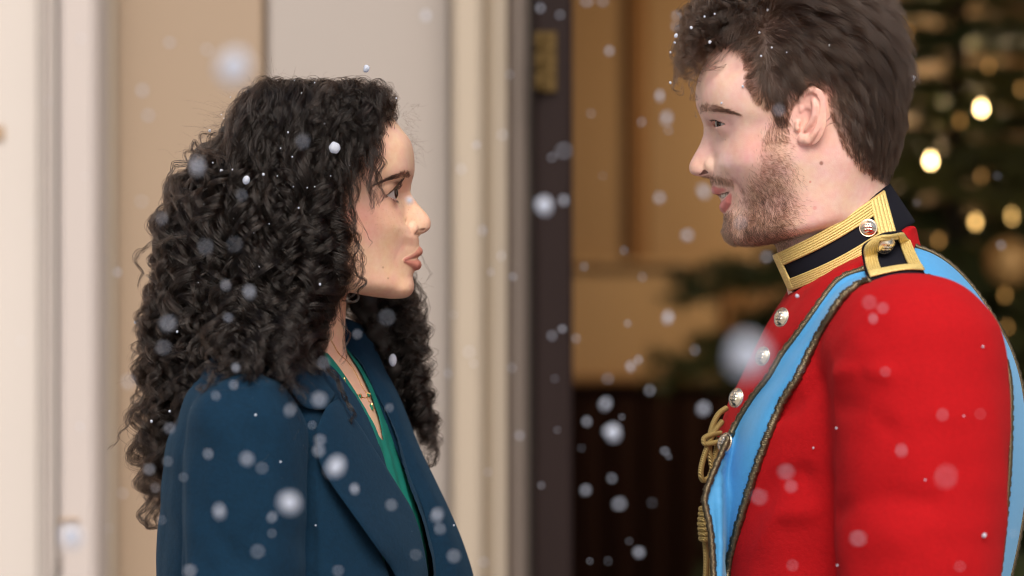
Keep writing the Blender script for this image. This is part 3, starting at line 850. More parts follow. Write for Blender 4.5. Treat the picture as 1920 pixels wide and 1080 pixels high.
# gold bauble hanging at the front of the tree
BY = 2.25; bx_, bz_ = XP(1892, BY), ZP(492, BY)
bau = tag(empty("bauble", (bx_, BY, bz_)), "large gold bauble hanging on the Christmas tree beside the man's shoulder", "bauble")
g = MB(); a_ = np.linspace(0, math.pi, 15); g.lathe([(max(.042 * math.sin(t), .0004), -.042 * math.cos(t)) for t in a_], 28, (bx_, BY, bz_)); g.build("ball", mat("gold_glass", (.62, .36, .13, 1), .45, .35), bau)
g = MB(); g.lathe([(.008, .041), (.008, .050), (.003, .051), (.003, .056)], 12, (bx_, BY, bz_)); g.build("cap", brass, bau)
# string of lights on the tree
lights = tag(empty("string_lights", (tx, TY - .2, 1.2)), "string of small warm white lights wound round the Christmas tree", "string lights")
bulb_hot = emis("bulb_bright", (1.0, .66, .26), 24); bulb_mid = emis("bulb_warm", (1.0, .58, .18), 4.5); bulb_dim = emis("bulb_dim", (1.0, .50, .14), .9)
bg = MB(); bg.lathe([(.0005, -.006), (.0032, -.0045), (.0046, 0), (.0032, .004), (.0022, .006), (.0022, .010), (.0004, .0105)], 10)
b0 = None; pts = []
for px, py, k, Y in ((1840, 205, 2, 2.45), (1745, 303, 2, 2.42), (1897, 408, 1.6, 2.4), (1829, 418, 1, 2.4), (1854, 125, .4, 2.45), (1800, 228, .5, 2.45), (1915, 168, .5, 2.45), (1884, 555, .6, 2.35), (1840, 331, .3, 2.4), 
                     (1760, 452, .5, 2.35), (1888, 615, .3, 2.3), (1420, 690, .2, 2.3), (1700, 60, .3, 2.5), (1960, 300, 1, 2.4), (1990, 470, 1, 2.4)):
    m = bulb_hot if k >= 2 else bulb_mid if k >= 1 else bulb_dim
    o = bg.build("bulb", m, lights) if True else None
    s_ = 1.0 if k >= 1 else .5 + .6 * k
    o.location = Vector((XP(px, Y), Y, ZP(py, Y))) - Vector(lights.location); o.scale = (s_,) * 3
    pts.append((XP(px, Y), Y + .012, ZP(py, Y) + .012))
pts = sorted(pts, key=lambda p: -p[2])
g = MB(); g.tube(spline(pts, 260), .0012, 5); g.build("wire", mat("green_wire", (.01, .02, .01, 1), .5), lights)
# ------------------------------------------------------------------ cloth and hair materials
def cloth_mat(name, col, rough=.9, sheen=.25, scale=1400., bump=.3, mott=.18, fuzz=90., sheencol=None, spec=.2):
    m = mat(name, rough=rough); n = m.node_tree; b = n.nodes["Principled BSDF"]
    tc = n.nodes.new("ShaderNodeTexCoord")
    def noise(sc, det=2):
        k = n.nodes.new("ShaderNodeTexNoise"); k.inputs["Scale"].default_value = sc; k.inputs["Detail"].default_value = det
        n.links.new(tc.outputs["Object"], k.inputs["Vector"]); return k
    a, c = noise(scale), noise(fuzz, 5)
    ad = n.nodes.new("ShaderNodeMath"); ad.operation = 'ADD'
    n.links.new(a.outputs[0], ad.inputs[0]); n.links.new(c.outputs[0], ad.inputs[1])
    mr = n.nodes.new("ShaderNodeMapRange"); mr.inputs[1].default_value = .6; mr.inputs[2].default_value = 1.4
    mr.inputs[3].default_value = 1 - mott; mr.inputs[4].default_value = 1 + mott
    n.links.new(ad.outputs[0], mr.inputs[0])
    mx = n.nodes.new("ShaderNodeMix"); mx.data_type = 'RGBA'; mx.blend_type = 'MULTIPLY'; mx.inputs[0].default_value = 1
    mx.inputs[6].default_value = col
    n.links.new(mr.outputs[0], mx.inputs[7]); n.links.new(mx.outputs[2], b.inputs["Base Color"])
    bu = n.nodes.new("ShaderNodeBump"); bu.inputs["Strength"].default_value = bump; bu.inputs["Distance"].default_value = .0008
    n.links.new(ad.outputs[0], bu.inputs["Height"]); n.links.new(bu.outputs[0], b.inputs["Normal"])
    b.inputs["Sheen Weight"].default_value = sheen; b.inputs["Sheen Roughness"].default_value = .5
    b.inputs["Sheen Tint"].default_value = sheencol or col
    b.inputs["Specular IOR Level"].default_value = spec
    return m

def hair_mat(name, col, rough=.35, var=.3, ior=1.45):
    m = bpy.data.materials.new(name); m.use_nodes = True; n = m.node_tree
    b = n.nodes["Principled BSDF"]; out = n.nodes["Material Output"]
    h = n.nodes.new("ShaderNodeBsdfHairPrincipled")
    h.parametrization = 'COLOR'
    info = n.nodes.new("ShaderNodeHairInfo")
    mr = n.nodes.new("ShaderNodeMapRange"); mr.inputs[3].default_value = 1 - var; mr.inputs[4].default_value = 1 + var
    n.links.new(info.outputs["Random"], mr.inputs[0])
    mx = n.nodes.new("ShaderNodeMix"); mx.data_type = 'RGBA'; mx.blend_type = 'MULTIPLY'; mx.inputs[0].default_value = 1
    mx.inputs[6].default_value = (*col, 1); n.links.new(mr.outputs[0], mx.inputs[7])
    n.links.new(mx.outputs[2], h.inputs["Color"])
    h.inputs["Roughness"].default_value = rough
    h.inputs["IOR"].default_value = ior
    h.inputs["Radial Roughness"].default_value = .45
    n.nodes.remove(b)
    n.links.new(h.outputs[0], out.inputs[0])
    return m

def torso(rows, xc, a, p=2.3):
    """closed loft of rounded sections; rows: (y, front, back, half width), turned by a towards the lens"""
    R = np.array(rows, float)
    fs = [curve1(R[:, 0], R[:, k]) for k in (1, 2, 3)]
    ca, sa = math.cos(a), math.sin(a)
    def f(x, y, q):
        uf, ub, W = [g(y).astype(np.float32) for g in fs]
        u = (x - xc) * ca - q * sa; l = (x - xc) * sa + q * ca
        hd = (uf - ub) / 2
        k = (np.abs((u - (uf + ub) / 2) / hd)**p + np.abs(l / W)**p)**(1 / p)
        d = (k - 1) * np.minimum(hd, W) * .8
        return np.maximum(d, np.maximum(R[0, 0] - y, y - R[-1, 0]))
    f.local = lambda P: ((P[..., 0] - xc) * ca - P[..., 2] * sa, (P[..., 0] - xc) * sa + P[..., 2] * ca)
    w = float(R[:, 3].max()); e = float(max(R[:, 1].max(), -R[:, 2].min())) + w * abs(sa)
    f.bb = [(xc - e, xc + e), (R[0, 0], R[-1, 0]), (-w - 40, w + 40)]
    return f

def noise3(P, sc, seed=0, n=10):
    """smooth pseudo-noise from a few sine waves"""
    r = np.random.default_rng(seed); o = 0
    for _ in range(n):
        k = r.normal(size=3) / sc; o = o + np.sin(P @ k * 2 * math.pi * .7 + r.uniform(0, 6.3))
    return o / n**.5

def sheet(rows, nu, nv):
    """rows: list of polylines of control points -> (nu, nv, 3) smooth grid"""
    R = np.array([spline(r, nv) for r in rows])
    return np.stack([spline(R[:, j], nu) for j in range(nv)], 1)

def thick(name, G, t, m, parent, flip=False, mats=None, mfun=None, rnd=True):
    """a sheet with real thickness t (grid units), edges rounded; G grid coordinates"""
    nu, nv = G.shape[:2]
    du = np.gradient(G, axis=0); dv = np.gradient(G, axis=1)
    N = np.cross(du, dv); N /= np.linalg.norm(N, axis=-1, keepdims=True) + 1e-9
    if N[..., 2].mean() > 0: N = -N          # outwards = towards the lens
    if flip: N = -N
    e = np.ones((nu, nv))
    if rnd:
        i = np.minimum(np.arange(nu), np.arange(nu)[::-1]); j = np.minimum(np.arange(nv), np.arange(nv)[::-1])
        e = np.minimum(np.sqrt(np.clip(i / 2.0 + .08, 0, 1))[:, None], np.sqrt(np.clip(j / 2.0 + .08, 0, 1))[None, :])
    A = G + N * (t / 2 * e)[..., None]; B = G - N * (t / 2 * e)[..., None]
    V = np.concatenate([A.reshape(-1, 3), B.reshape(-1, 3)]); n = nu * nv
    I = np.arange(n).reshape(nu, nv)
    q = np.stack([I[:-1, :-1], I[1:, :-1], I[1:, 1:], I[:-1, 1:]], -1).reshape(-1, 4)
    F = [q, q[:, ::-1] + n]
    for b in (I[0], I[:, -1], I[-1, ::-1], I[::-1, 0]):
        F.append(np.stack([b[:-1], b[1:], b[1:] + n, b[:-1] + n], 1))
    F = np.concatenate(F)
    # make the front face the right way round
    w = world(V); f0 = F[len(q) // 2]
    nn = np.cross(w[f0[2]] - w[f0[0]], w[f0[3]] - w[f0[1]])
    want = world(V[:n] + 0)[f0[0]] * 0 + np.array([N[nu // 2, nv // 2, 0], N[nu // 2, nv // 2, 2], -N[nu // 2, nv // 2, 1]])
    if nn @ want < 0: F = F[:, ::-1]
    return mesh(name, w, F, m, parent)

def drape(vol, P, off, guess=-250.):
    """photo-pixel polylines laid on a volume, lifted off by off"""
    P = np.asarray(P, float)
    g = vol.onto(P[..., 0], P[..., 1], guess)
    return g

# ------------------------------------------------------------------ the woman
woman = tag(empty("person", world((560, 3776, 0))), "woman with long dark curly hair in a navy wool coat over a green V-neck blouse", "person")
wv = head_volume(WOMAN, 1.4)
WA = math.radians(13); WXC = 552
wbody = torso([(612, 50, -60, 70), (640, 72, -90, 130), (662, 84, -108, 200), (690, 104, -130, 255), (750, 138, -160, 295), (840, 174, -175, 290), (900, 194, -180, 285), (1000, 226, -180, 280), (1080, 238, -180, 275), (1200, 205, -180, 265), (1400, 185, -190, 275)], WXC, WA)
wv.add(wbody, 22, bb=[(404, 818), (600, 884), (-175, 175)])
# collar bones and the notch of the neck
wv.add(chain([(632, 676, -14, 7), (618, 664, -60, 8), (590, 655, -120, 8)]), 10)
V, Q = wv.surf(2)
C = np.tile(np.array([.74, .465, .325]), (len(V), 1))
C = mixc(C, (.74, .35, .26), .6 * blob(V, (690, 410, -110), (55, 34, 60), .8))           # cheek
C = mixc(C, (.73, .41, .33), .4 * blob(V, (803, 418, 0), (20, 20, 30), .8))               # nose tip
C = mixc(C, (.76, .51, .39), .5 * blob(V, (768, 290, 0), (40, 45, 90), .8))
ey = np.array(WOMAN['eye']); Vs = V.copy(); Vs[:, 2] = -np.abs(Vs[:, 2])
de = (Vs - ey)
lat = np.degrees(np.arctan2(-de[:, 2], de[:, 0])); up = np.degrees(np.arcsin(np.clip(-de[:, 1] / np.linalg.norm(de, axis=1), -1, 1))); rr = np.linalg.norm(de, axis=1)
fu, fl = curve1(*zip(*WOMAN['lid_up'])), curve1(*zip(*WOMAN['lid_lo']))
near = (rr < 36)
C = mixc(C, (.30, .15, .10), .75 * near * (1 - sstep(10, 34, up - fu(lat))) * (up > fu(lat) - 6) * sstep(-40, 10, lat) * (1 - sstep(92, 118, lat)))   # brown eyeshadow make-up on the lid
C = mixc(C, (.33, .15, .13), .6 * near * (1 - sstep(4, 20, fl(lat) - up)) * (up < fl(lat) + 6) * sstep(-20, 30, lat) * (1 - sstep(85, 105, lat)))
C = mixc(C, (.02, .012, .01), .95 * (rr < 31) * (1 - sstep(2.5, 6, up - fu(lat))) * (up > fu(lat) - 8) * (lat > -45) * (1 - sstep(80, 92, lat)))      # liner
C = mixc(C, (.45, .22, .14), .5 * blob(Vs, (706, 372, -84), (22, 16, 20), .7))
lipf = np.minimum(*[chain(c)(*Vs.T) for c in WOMAN['lips']])
C = mixc(C, (.46, .165, .13), .92 * (1 - sstep(.4, 2.6, lipf)) * (V[:, 0] > 752))
C = mixc(C, (.10, .03, .03), (1 - sstep(-1, 1.5, np.minimum.reduce([chain(c)(*Vs.T) for c in WOMAN['gap']]))) * .8)
C = mixc(C, (.25, .08, .06), .8 * (1 - sstep(-1, 1.5, chain(WOMAN['nostril'][0])(*Vs.T))))  # shade inside the nostril, tinted into the skin
r_ = np.random.default_rng(3)
for _ in range(70):                                                                         # freckles
    c = (r_.uniform(690, 800), r_.uniform(375, 440)); 
    C = mixc(C, (.36, .17, .11), .22 * (1 - sstep(.4, 1.5, np.hypot(V[:, 0] - c[0], V[:, 1] - c[1]))))
for c in ((731, 522), (722, 502), (688, 470)):
    C = mixc(C, (.30, .15, .10), .5 * (1 - sstep(1, 2.6, np.hypot(V[:, 0] - c[0], V[:, 1] - c[1]))))
skinW = skin_mat("womans_skin")
mesh("body", world(V), Q, skinW, woman, col={'tint': C})
em = eye_mat("eye", 0)
for sg in (-1, 1):
    eyeball("eye", (ey[0], ey[1], ey[2] * -sg), WOMAN['eyer'], (1, -.08, -.22), (.03, .015, .008), em, woman)
tm = mat("tooth_enamel", (.75, .70, .62, 1), .25)
def teeth(cx, cy, s, parent, n=8, w=8.0, hgt=15, depth=26):
    for k in range(n):
        a = (k - (n - 1) / 2) * .2
        b = MB(); c = np.array([cx - s * depth * (1 - math.cos(a)) * 1.6, cy, depth * 1.55 * math.sin(a)])
        ax = np.array([math.cos(a) * s, 0, math.sin(a)]); sd = np.array([-math.sin(a) * s, 0, math.cos(a)])
        V = []
        for h, t in ((-hgt / 2, .9), (hgt * .25, 1), (hgt / 2, .75)):
            for u, d in ((-.5, -.3), (-.42, .25), (0, .42), (.42, .25), (.5, -.3)):
                V.append(c + sd * u * w * t * .98 + ax * d * 6 * (1 if h < hgt / 2 else .7) + np.array([0, h, 0]))
        F = [(j * 5 + i, j * 5 + (i + 1) % 5, (j + 1) * 5 + (i + 1) % 5, (j + 1) * 5 + i) for j in range(2) for i in range(5)] + [(0, 4, 3, 2, 1), (10, 11, 12, 13, 14)]
        b.add(world(np.array(V)), F); b.build("tooth", tm, parent)
teeth(782, 476, 1, woman)

# brow and lashes
lashm = hair_mat("lash_hair", (.012, .009, .008), .3, .2)
browW = hair_mat("brow_hair", (.03, .02, .016), .4, .3)
def brow_strands(vol, line, n, ln, dirf, seed, rad, face):
    """line: (px, py, half thickness) tail -> head"""
    r = np.random.default_rng(seed); L = spline(line, 200)
    k = (r.uniform(0, 1, n) ** .8 * 199).astype(int)
    px, py = L[k, 0] + r.normal(0, 1.0, n), L[k, 1] + L[k, 2] * r.uniform(-1, 1, n)
    P0 = vol.onto(px, py, -60.)
    ok = ~np.isnan(P0).any(1); P0 = P0[ok]; k = k[ok]
    N = vol.grad(P0)
    d = np.array([dirf(kk / 199, r) for kk in k])
    d = d - N * (d * N).sum(1, keepdims=True); d /= np.linalg.norm(d, axis=1, keepdims=True)
    l = ln * r.uniform(.6, 1.2, len(P0))
    s = np.linspace(0, 1, 6)
    P = P0[:, None] - N[:, None] * .4 + d[:, None] * (l[:, None] * s)[..., None] + N[:, None] * (1.8 * np.sin(s * 2.6) * 1.0)[None, :, None]
    R = rad * (1 - .75 * s)[None, :].repeat(len(P0), 0)
    Pm = P.copy(); Pm[..., 2] *= -1
    return np.concatenate([P, Pm]), np.concatenate([R, R])
P, R = brow_strands(wv, [(703, 346, .5), (715, 341, 1.3), (730, 334.5, 2.7), (745, 329.5, 4.2), (757, 328, 5.2), (767, 330, 4.8)], 900, 7.5, lambda t, r: (-1 if t < .75 else -.3, .35 - .95 * t + r.normal(0, .15), -.3), 5, .00013, 1)
strands("eyebrow", world(P), R, browW, woman)
def lashes(sp, n, ln, seed, up=True, az=(-38, 72), curl=.9):
    r = np.random.default_rng(seed); s_ = sp['face']; c = np.array(sp['eye']); f = curve1(*zip(*(sp['lid_up'] if up else sp['lid_lo'])))
    out = []; s = np.linspace(0, 1, 8)
    for _ in range(n):
        a = r.uniform(*az); e = float(f(a)) + r.normal(0, .8) + (2.0 if up else -2)
        A, E = math.radians(a), math.radians(e)
        d = np.array([s_ * math.cos(E) * math.cos(A), -math.sin(E), -math.cos(E) * math.sin(A)])
        p = c + d * (sp['eyer'] + 2.2)
        l = ln * r.uniform(.65, 1.1) * (1 - .35 * abs(a - 20) / 60)
        v = d + np.array([.15 * s_, .12 if up else .5, -.25 if a > 20 else 0]); v /= np.linalg.norm(v)
        u = np.array([0, -1.0, 0]) * (curl if up else -.3)
        out.append(p + v * (l * s)[:, None] + u * (l * .75 * s**2)[:, None])
    P = np.array(out); Pm = P.copy(); Pm[..., 2] *= -1
    return np.concatenate([P, Pm])
P = lashes(WOMAN, 170, 18, 8); strands("eyelashes", world(P), .00024 * (1.05 - np.linspace(0, 1, 8))[None].repeat(len(P), 0), lashm, woman)
P = lashes(WOMAN, 45, 8, 9, False); strands("eyelashes", world(P), .00010 * (1.05 - np.linspace(0, 1, 8))[None].repeat(len(P), 0), lashm, woman)

# ---- coat
navy = cloth_mat("navy_wool", hexc(8, 39, 60), .95, .16, 1100, .6, .24, 240, (.10, .22, .34, 1))
wc = Vol((280, 905), (600, 1800), (-500, 470), 4.5)
wcoat = torso([(606, 40, -75, 85), (640, 66, -112, 165), (662, 86, -135, 245), (690, 112, -142, 292), (750, 150, -178, 325), (840, 188, -212, 335), (900, 210, -221, 335), (1000, 248, -232, 330), (1080, 262, -236, 325), (1200, 240, -240, 325), (1400, 225, -262, 345), (1790, 235, -275, 365)], WXC, WA)
wc.add(wcoat, 0)
wc.add(chain([(490, 798, -318, 106), (490, 950, -338, 108), (484, 1120, -350, 104), (520, 1300, -365, 88), (585, 1480, -370, 74)]), 26)
wc.add(chain([(655, 790, 300, 112), (660, 1000, 330, 106), (640, 1130, 340, 100), (690, 1300, 350, 86), (740, 1480, 340, 74)]), 26)
X, Y, Z = wc.x[:, None, None], wc.y[None, :, None], wc.q[None, None, :]
# armhole crease, sleeve folds
def ridge(v, pts, depth, width):
    f = chain([(*p, 0.0) for p in pts]); f.bb = [(a - width * 2.5, b + width * 2.5) for a, b in f.bb]
    sl, g = v.blk(f.bb, 0)
    d = f(*g); v.F[sl] += (depth * np.exp(-(d / width)**2)).astype(np.float32)
ridge(wc, [(575, 700, -290), (588, 760, -290), (594, 860, -300), (596, 960, -310), (603, 1080, -320), (605, 1200, -320)], 20, 13)
ridge(wc, [(400, 880, -420), (440, 960, -450), (500, 1010, -450)], 8, 20)
ridge(wc, [(380, 1010, -420), (450, 1060, -450), (540, 1070, -440)], -8, 20)
ridge(wc, [(616, 880, -215), (650, 920, -215), (700, 985, -205), (755, 1060, -195), (800, 1130, -180)], 26, 17)
ridge(wc, [(372, 860, -360), (384, 960, -370), (392, 1080, -380)], 6, 12)
ridge(wc, [(500, 720, -380), (520, 820, -430), (530, 960, -440)], 7, 22)
V, Q = wc.surf(3)
V = V + vnormals(V, Q) * (noise3(V, 150, 4) * 2.2 + noise3(V, 60, 41) * .7)[:, None]
u, l = wcoat.local(V)
op = curve1([600, 640, 700, 780, 860, 950, 1080, 1230, 1800], [90, 95, 84, 66, 52, 36, 20, 0, 0])(V[:, 1])
hole = (u > 0) & (np.abs(l) < op) | (V[:, 1] < 632) & (np.abs(l) < 100)
Q = Q[~hole[Q].any(1)]
coat = mesh("coat", world(V), Q, navy, woman)
def on(vol, pts, off, guess=-250.):
    """photo points (px, py, lift) on a volume"""
    p = np.asarray(pts, float); g = vol.onto(p[:, 0], p[:, 1], guess)
    g[:, 2] -= p[:, 2] + off
    x, y = U(p[:, 0], p[:, 1], g[:, 2]); g[:, 0], g[:, 1] = x, y
    return g
# near lapel: rows run from the roll line to the free edge
LR = [(634, 748), (652, 772), (671, 794), (694, 830), (717, 866), (745, 911), (773, 958), (790, 1010), (801, 1070), (808, 1160)]
LM = [(614, 762), (632, 800), (650, 838), (668, 872), (690, 915), (716, 962), (742, 1006), (764, 1052), (778, 1100), (795, 1170)]
LF = [(592, 805), (594, 830), (600, 868), (618, 902), (643, 938), (672, 978), (706, 1026), (738, 1072), (760, 1120), (784, 1180)]
rows = [on(wc, [(*p, 5) for p in LR], 4), on(wc, [(*p, 20) for p in LM], 4), on(wc, [(*p, (13, 15, 19, 27, 34, 40, 44, 46, 46, 46)[i]) for i, p in enumerate(LF)], 4)]
thick("lapel", sheet(rows, 24, 60), 7, navy, coat)
# collar folded down over the near shoulder
CT = [(470, 596, -118), (520, 600, -128), (560, 612, -126), (590, 640, -118), (616, 684, -118), (640, 735, -120)]
CB = on(wc, [(452, 668, 10), (492, 672, 12), (524, 696, 14), (546, 732, 14), (572, 763, 14), (612, 768, 12)], 3)
T = np.array([[*U(a, b, c), c] for a, b, c in CT])
Mid = (T + CB) / 2; Mid[:, 2] -= 16; Mid[:, 1] -= 6
thick("collar", sheet([T, Mid, CB], 24, 50), 7, navy, coat)
# the far side of the front, its lapel turned outwards
PF = lambda L: np.array([[*U(a, b, c), c] for a, b, c in L])
FL = PF([(618, 606, 104), (642, 648, 92), (668, 694, 66), (704, 742, 46), (738, 830, 32), (763, 890, 24), (788, 940, 16), (803, 995, 8), (814, 1080, 0), (822, 1180, -10)])
FM = PF([(642, 596, 136), (672, 646, 112), (696, 694, 86), (727, 735, 72), (764, 830, 56), (796, 900, 48), (822, 955, 40), (840, 1010, 34), (856, 1085, 28), (862, 1180, 20)])
FR = PF([(680, 610, 175), (698, 640, 168), (720, 690, 160), (748, 745, 150), (786, 840, 130), (822, 915, 118), (850, 975, 110), (872, 1030, 104), (889, 1090, 100), (896, 1180, 95)])
thick("lapel", sheet([FL, FM, FR], 24, 60), 7, navy, coat)

# ---- blouse
wb = Vol((380, 820), (640, 1340), (-330, 330), 4)
bl = torso([(640, 76, -94, 136), (662, 88, -112, 205), (690, 108.5, -134, 260), (750, 142.5, -164, 300), (840, 178.5, -179, 295), (900, 199, -184, 290), (1000, 231, -184, 285), (1080, 243, -184, 280), (1200, 210, -184, 270), (1336, 190, -190, 275)], WXC, WA)
wb.add(bl)
V, Q = wb.surf(2)
u, l = bl.local(V)
V = V + vnormals(V, Q) * (2.2 * np.sin((l + .35 * (V[:, 1] - 840)) / 9.0) * sstep(700, 900, V[:, 1]) * np.exp(-(np.abs(l) / 60)**2) + noise3(V, 60, 9) * .8)[:, None]
vw = curve1([600, 690, 740, 800, 846, 1400], [84, 58, 40, 18, -6, -8])(V[:, 1])
hole = (u > 0) & (np.abs(l) < vw)
Q = Q[~hole[Q].all(1)]
# pull the ragged cut onto the neckline
cutv = hole & np.isin(np.arange(len(V)), Q)
ca, sa = math.cos(WA), math.sin(WA)
dl = np.where(cutv, np.sign(l) * np.maximum(vw, 0) - l, 0)
V[:, 0] += dl * sa; V[:, 2] += dl * ca
green = cloth_mat("green_crepe", hexc(10, 112, 99), .62, .1, 1100, .15, .08, 60, spec=.4)
blouse = mesh("blouse", world(V), Q, green, woman)

# ---- necklaces, lying on the skin
gold = mat("gold", (.80, .52, .20, 1), .22, 1.0)
emer = mat("emerald", (.0, .16, .085, 1), .05, 0, Coat_Weight=1.0)
def necklace(line, gems, bead):
    L = spline(on(wv, [(*p, 0) for p in line], 1.6, -60), 400)
    ln = np.concatenate([[0], np.cumsum(np.linalg.norm(np.diff(L, axis=0), axis=1))])
    b = MB()
    for k, s_ in enumerate(np.arange(0, ln[-1], bead * 1.7)):
        c = np.array([np.interp(s_, ln, L[:, i]) for i in range(3)]); t = L[min(np.searchsorted(ln, s_) + 3, 399)] - c
        t /= np.linalg.norm(t) + 1e-9; o = np.cross(t, (0, 0, 1.0)) if k % 2 else np.array([0, 0, 1.0]); o /= np.linalg.norm(o) + 1e-9
        a = np.linspace(0, 2 * math.pi, 9)
        b.tube(world(c + bead * (np.cos(a)[:, None] * t * 1.15 + np.sin(a)[:, None] * o * .7)), bead * .30 * S, 4, cap=False)
    ch = b.build("necklace", gold, woman)
    for (px, py, w, h, rot, dark) in gems:
        c = on(wv, [(px, py, 0)], 3.0, -60)[0]
        ca_, sa_ = math.cos(rot), math.sin(rot)
        def slab(w, h, z0, z1, ch):
            P = [(-w + ch, -h), (w - ch, -h), (w, -h + ch), (w, h - ch), (w - ch, h), (-w + ch, h), (-w, h - ch), (-w, -h + ch)]
            V = [c + np.array([x * ca_ - y * sa_, x * sa_ + y * ca_, z]) for z, k in ((z0, 1), (z1 + 1, 1), (z1, .72)) for x, y in [(a * k, b_ * k) for a, b_ in P]]
            F = [(j * 8 + i, j * 8 + (i + 1) % 8, (j + 1) * 8 + (i + 1) % 8, (j + 1) * 8 + i) for j in (0, 1) for i in range(8)] + [tuple(range(7, -1, -1)), tuple(range(16, 24))]
            return V, F
        m1 = MB(); V_, F_ = slab(w + 1.3, h + 1.3, 2.2, -.6, 1.2); m1.add(world(np.array(V_)), F_); m1.build("setting", gold, ch, smooth=False)
        m2 = MB(); V_, F_ = slab(w, h, 1, -3.0, 1.6); m2.add(world(np.array(V_)), F_); m2.build("gem", emer, ch, smooth=False)
necklace([(622, 640), (636, 664), (650, 677), (662, 692), (671, 708), (679, 726), (687, 738), (690, 750), (694, 756)], [(690, 741, 3.4, 3.4, .3, 1), (696, 764, 3.2, 5.6, -.35, 0)], 1.7)
necklace([(628, 690), (640, 706), (652, 722), (662, 734), (673, 742), (684, 746), (691, 742)], [(643.5, 715, 3.2, 5.2, -.2, 0), (675, 743, 2.4, 3.2, -.2, 1)], 1.3)
# ------------------------------------------------------------------ the woman's hair
hairW = hair_mat("dark_curly_hair", (.0066, .0037, .0024), .18, .85, 1.45)
XB = curve1([140, 160, 195, 235, 270, 310, 340, 390, 430, 490, 540, 600, 680, 740, 820, 870, 930, 1000], [545, 498, 448, 408, 384, 360, 346, 330, 314, 306, 296, 284, 276, 272, 274, 276, 284, 296])
XF = curve1([140, 150, 165, 200, 235, 280, 330, 400, 470, 520, 560, 600, 650, 700, 800, 1000], [590, 656, 704, 738, 714, 662, 642, 632, 640, 644, 626, 600, 592, 592, 600, 610])
QN = curve1([140, 150, 175, 210, 260, 350, 450, 550, 610, 660, 700, 740, 1000], [20, 60, 108, 150, 182, 205, 222, 242, 280, 345, 395, 410, 410])
QB = curve1([140, 150, 175, 210, 260, 350, 450, 550, 650, 800, 1000], [20, 60, 108, 150, 182, 205, 222, 235, 240, 250, 255])
CXH = 545.0
def shell(phi, y, l):
    """hair envelope: angle (0 = facing, 90 = lens side, 180 = behind), photo height y, layer l"""
    c, s_ = np.cos(phi), np.sin(phi)
    rx = np.where(c < 0, CXH - XB(y), (XF(y) - CXH) / math.cos(math.radians(52)))
    rx = np.where(c >= 0, np.minimum(rx, 215), rx)
    nearw = sstep(math.cos(math.radians(138)), math.cos(math.radians(112)), c) * (s_ > 0) * (1 - sstep(.55, .75, c))
    q = -(QB(y) + (QN(y) - QB(y)) * nearw) * s_ * l
    x, yy = U(CXH + rx * c * l, y, q * .6)
    return np.stack([x, yy, q], -1)
NP = 64
def resample(P, n=NP):
    d = np.concatenate([[0], np.cumsum(np.linalg.norm(np.diff(P, axis=0), axis=1))])
    t = np.linspace(0, d[-1], n)
    return np.stack([np.interp(t, d, P[:, i]) for i in range(3)], 1), d[-1]
def curl(P, L, r, rad, pitch, n, spread, jit, tip=.35, wob=6.0, nz=1.0, late=False):
    """a lock of n strands winding round the guide P (grid units, length L)"""
    s = np.linspace(0, 1, len(P))
    T = np.gradient(P, axis=0); T /= np.linalg.norm(T, axis=1, keepdims=True) + 1e-9
    up = np.array([0, 0, 1.0]); A = np.cross(T, up); A /= np.linalg.norm(A, axis=1, keepdims=True) + 1e-9
    B = np.cross(T, A)
    hand = r.choice([-1, 1]); ph0 = r.uniform(0, 6.28)
    grow = sstep(0, .28, s) * (1 + .25 * s) if not late else (.25 + .95 * sstep(.1, .6, s)) * sstep(0, .12, s)
    pt = pitch * (1.15 - .35 * s)
    ph = ph0 + hand * 2 * math.pi * np.cumsum(L / len(P) / pt) + .5 * np.sin(s * 9 + ph0)
    ra = rad * grow * (1 + .2 * np.sin(s * 13 + ph0 * 2))
    wv_ = wob * grow * np.sin(s * L / 90 + ph0 * 3)
    o = r.normal(0, 1, (n, 2)); dp = r.normal(0, jit, (n, 1)); dr = 1 + r.normal(0, .16, (n, 1))
    fr = r.normal(0, .5, (n, 1)) * s[None]**1.5 * jit * 2
    env = spread * (.55 + .6 * np.sin(np.pi * np.clip(s * 1.05, 0, 1))) * (1 - (1 - tip) * sstep(.7, 1, s))
    k3 = r.uniform(3, 11, (3, n, 1)); p3 = r.uniform(0, 6.3, (3, n, 1)); a3 = r.normal(0, 1, (3, n, 1))
    lo = lambda j: a3[j] * np.sin(k3[j] * s[None] + p3[j]) * grow[None]
    ph = ph + 1.1 * np.sin(s * r.uniform(4, 9) + r.uniform(0, 6)) * grow
    ang = ph[None] + dp + fr + .2 * nz * lo(2)
    X = (ra[None] * dr) * np.cos(ang) + o[:, :1] * env[None] + wv_[None] + .7 * nz * lo(0)
    Y = (ra[None] * dr) * np.sin(ang) * .85 + o[:, 1:] * env[None] + .7 * nz * lo(1)
    Z = r.normal(0, 3, (n, 1)) * s[None]
    return P[None] + X[..., None] * A[None] + Y[..., None] * B[None] + Z[..., None] * T[None]
hr = np.random.default_rng(21)
LOCKS = []; 
def lock(P, rad=10, pitch=52, n=16, spread=4.2, jit=.3, **k):
    G, L = resample(np.asarray(P, float))
    LOCKS.append(curl(G, L, hr, rad, pitch, n, spread, jit, **k))
